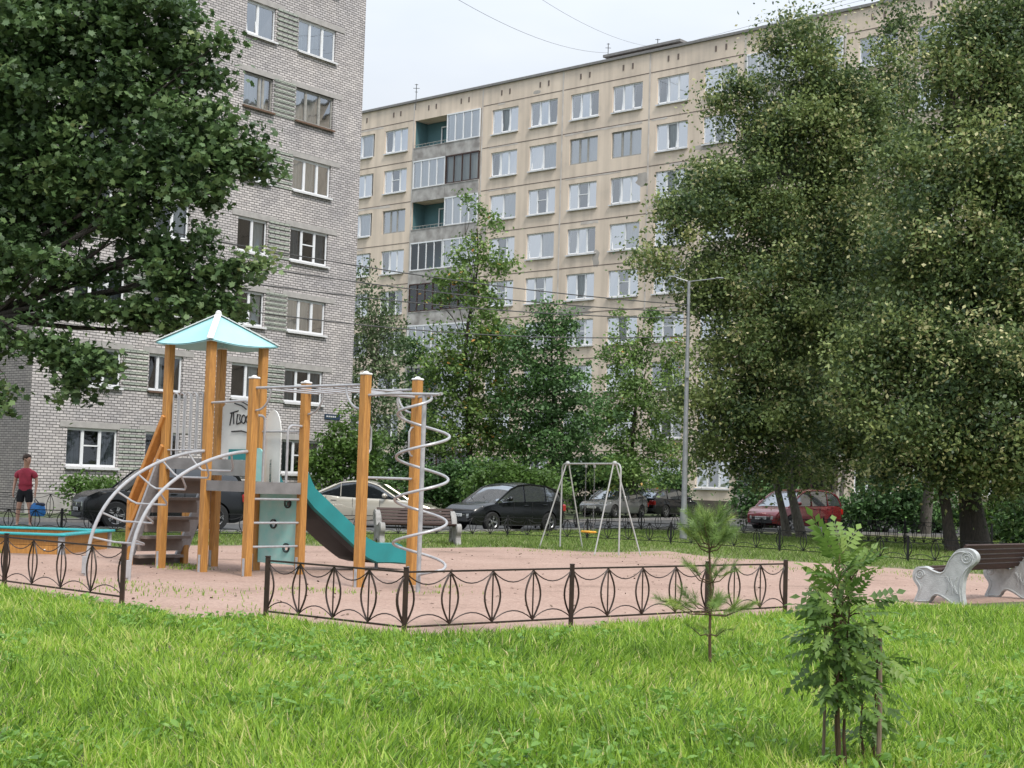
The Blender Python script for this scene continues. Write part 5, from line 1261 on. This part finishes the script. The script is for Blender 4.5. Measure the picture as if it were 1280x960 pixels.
for a in range(8): branch(.98+.03*(a % 3), a*.8, .17, .55, 3, .19)
for a in range(6): branch(1.10, a*1.05, .14, 1.0, 3, .19)
for i in range(5): P.append((-.05,0,1.04+i*.035)); Y.append((q.uniform(-.2,.2),q.uniform(-.2,.2),1)); S.append(.19)
for z in (.5,.58,.66,.78): P.append((-.02,0,z)); Y.append((.2,.1,1)); S.append(.12)
st.build('stem', M['bark_young'], pine, True)
P, Y, S = np.array(P), np.array(Y, float), np.array(S); Y /= np.linalg.norm(Y, axis=1, keepdims=True)
X = np.cross(Y, rng.normal(size=Y.shape)); X /= np.linalg.norm(X, axis=1, keepdims=True); Z = np.cross(X, Y)
scatter('needles', NT[0], NT[1], P, X*S[:,None], Y*S[:,None], Z*S[:,None], np.clip(rng.normal(.55,.2,len(P)),0,1), M['needles'], pine)

# ---------------- grass ----------------
def inside(px, py, poly):
    c = np.zeros(len(px), bool); j = len(poly)-1
    for i in range(len(poly)):
        xi, yi = poly[i]; xj, yj = poly[j]
        if yi != yj: c ^= ((yi > py) != (yj > py)) & (px < (xj-xi)*(py-yi)/(yj-yi)+xi)
        j = i
    return c
BLADE = [([(-.5,0,0),(.5,0,0),(.38,.10,.55),(-.38,.10,.55),(0,.42,1.0)], [(0,1,2,3),(3,2,4)]), ([(-.5,0,0),(.5,0,0),(.40,.28,.5),(-.40,.28,.5),(0,.95,.72)], [(0,1,2,3),(3,2,4)]), ([(-.5,0,0),(.5,0,0),(.3,-.05,.6),(-.3,-.05,.6),(0,.1,1.1)], [(0,1,2,3),(3,2,4)])]
def noise2(x, y, s, seed):
    r = np.random.default_rng(seed); v = np.zeros(len(x))
    for k in range(6):
        a = r.uniform(0, 6.28); f_ = s*(.6+1.6*r.random()); v += np.sin((x*np.cos(a)+y*np.sin(a))*f_+r.uniform(0, 6.28))
    return v/6
def grass(name, label, x0, x1, y0, y1, n, poly, hgt, wid, seed, yd=0, shade=0.0, patch=.0, mat_='grass'):
    r = np.random.default_rng(seed); xs = []; ys = []
    x = r.uniform(x0, x1, n); u = r.random(n); y = y0+(y1-y0)*(u**(1+yd))
    k = inside(x, y, poly) & (np.abs(x) < .375*y+1.2); x, y = x[k], y[k]
    d = noise2(x, y, 1.1, seed+1); d2 = .5*noise2(x, y, 4.0, seed+2)+.7*noise2(x, y, 13, seed+4)
    k = (d+patch > r.uniform(-1.2, .05, len(x))); x, y, d, d2 = x[k], y[k], d[k], d2[k]
    # gather into tufts
    cx_ = np.round(x/.11+.8*np.sin(y*9))*.11; x = x*.55+.45*cx_+r.normal(0,.008,len(x)); N_ = len(x)
    H_ = hgt*(.45+.75*r.random(N_))*(1+.6*d2)*(1+.3*d); Wd = wid*(.6+.8*r.random(N_))*(1+y/26); a = r.uniform(0, 6.28, N_)
    P = np.stack([x, y, np.full(N_, .008)], 1); X = np.stack([np.cos(a), np.sin(a), np.zeros(N_)], 1)*Wd[:, None]
    Y = np.stack([-np.sin(a), np.cos(a), np.zeros(N_)], 1)*(H_*.9)[:, None]+np.array([[.10,-.04,0]])*H_[:, None]*.5; Z = np.stack([r.normal(0,.42,N_)+.25*np.sin(x*2.3+y), r.normal(0,.42,N_), np.ones(N_)], 1)*H_[:, None]
    big = r.random(N_) < .07; H_ = np.where(big, H_*1.5, H_); lv = np.clip(.47+.42*d2+.24*r.normal(size=N_)-.25*d+.12*np.sin(cx_*97+np.round(y/.11)*53), 0, .97); lv = np.where(r.random(N_) < .02, 1, lv)
    objs = []
    V_, F_ = [], []
    for b in range(3): pass
    b = BLADE; third = np.array_split(r.permutation(N_), 3); root = None
    for i in range(3):
        s = third[i]; o = scatter(name, b[i][0], b[i][1], P[s], X[s], Y[s], Z[s], lv[s], M[mat_], root)
        objs.append(o)
    return objs
def merge(objs, name):
    bm_objs = objs; ctx = bpy.context
    with ctx.temp_override(active_object=objs[0], object=objs[0], selected_objects=objs, selected_editable_objects=objs): bpy.ops.object.join()
    return objs[0]
g1 = merge(grass('grass', '', -9, 9.5, 6.2, 19.8, 430000, lawn_poly, .108, .0092, 70, yd=.45, patch=.35), 'grass')
tag(g1, 'thick bright green grass of the near lawn', 'grass', kind='stuff')
g2 = merge(grass('grass', '', -16, 22, 22, 52, 330000, strip_poly, .085, .007, 80, patch=.1, mat_='strip_grass'), 'grass')
tag(g2, 'short green grass strip beyond the pink gravel', 'grass', kind='stuff')
# broad-leaved weeds in the lawn, tufts on the gravel
r = np.random.default_rng(5); n = 7000; x = r.uniform(-9,9.5,n); y = 6.6+12*r.random(n)**1.2; k = inside(x,y,lawn_poly); x, y = x[k], y[k]; n = len(x)
k = noise2(x,y,1.9,3) > .0; x, y = x[k], y[k]; n = len(x); rep = 6; x = np.repeat(x,rep)+r.normal(0,.05,n*rep); y = np.repeat(y,rep)+r.normal(0,.05,n*rep); n = len(x)
nr = r.normal(0,.45,(n,3)); nr[:,2] += 1; X, Y, Z = frames(nr, .035+.05*r.random(n)**2, r)
wd = scatter('weeds', OVAL[0], OVAL[1], np.stack([x,y,.04+.07*r.random(n)],1), X, Y, Z, np.clip(r.normal(.55,.18,n),0,.95), M['weed_leaf']); tag(wd, 'broad leaved weeds growing through the near lawn', 'weeds', kind='stuff')
spots = [(225,708,.5,500),(235,712,.4,400),(180,738,1.0,260),(215,745,1.4,240),(150,730,.8,200),(400,738,.5,120),(430,742,.4,120),(350,738,.4,90),(540,742,.5,110),(560,735,.4,70),(260,740,1.0,160),(300,765,.8,200),(900,700,1.5,420),(820,694,1.4,420),(760,696,.8,150),(1000,712,1.6,420),(1100,716,1.4,380),(1200,724,1.4,300),(700,690,1.2,260),(330,776,.3,160),(390,786,.4,160),(450,793,.4,160),(560,799,.5,200),(650,795,.6,200),(780,787,.6,200),(900,776,.5,180)]
Px, Py = [], []
for px, py, s, m__ in spots:
    c = G(px, py); m__ = int(m__*.4); Px.append(r.normal(c.x, s*.5, m__)); Py.append(r.normal(c.y, s*.34, m__))
x, y = np.concatenate(Px), np.concatenate(Py); n = len(x); a = r.uniform(0,6.28,n); H_ = .02+.04*r.random(n)
o = scatter('gravel_tufts', BLADE[0][0], BLADE[0][1], np.stack([x,y,np.full(n,.008)],1), np.stack([np.cos(a),np.sin(a),0*a],1)*.012, np.stack([-np.sin(a),np.cos(a),0*a],1)*H_[:,None], np.stack([0*a,0*a,1+0*a],1)*H_[:,None], np.clip(r.normal(.45,.2,n),0,1), M['grass']); tag(o, 'sparse grass tufts scattered on the pink gravel', 'grass', kind='stuff')

n = 900; x = r.uniform(-9,10,n); y = r.uniform(15,33,n); k = inside(x,y,gravel_poly); x, y = x[k], y[k]; n = len(x); nr = r.normal(0,.35,(n,3)); nr[:,2] += 1; X, Y, Z = frames(nr, .02+.05*r.random(n)**2, r)
o = scatter('litter', OVAL[0], OVAL[1], np.stack([x,y,np.full(n,.014)],1), X, Y, Z, r.random(n), M['debris']); tag(o, 'fallen leaves and bits of bark lying on the pink gravel', 'litter', kind='stuff')
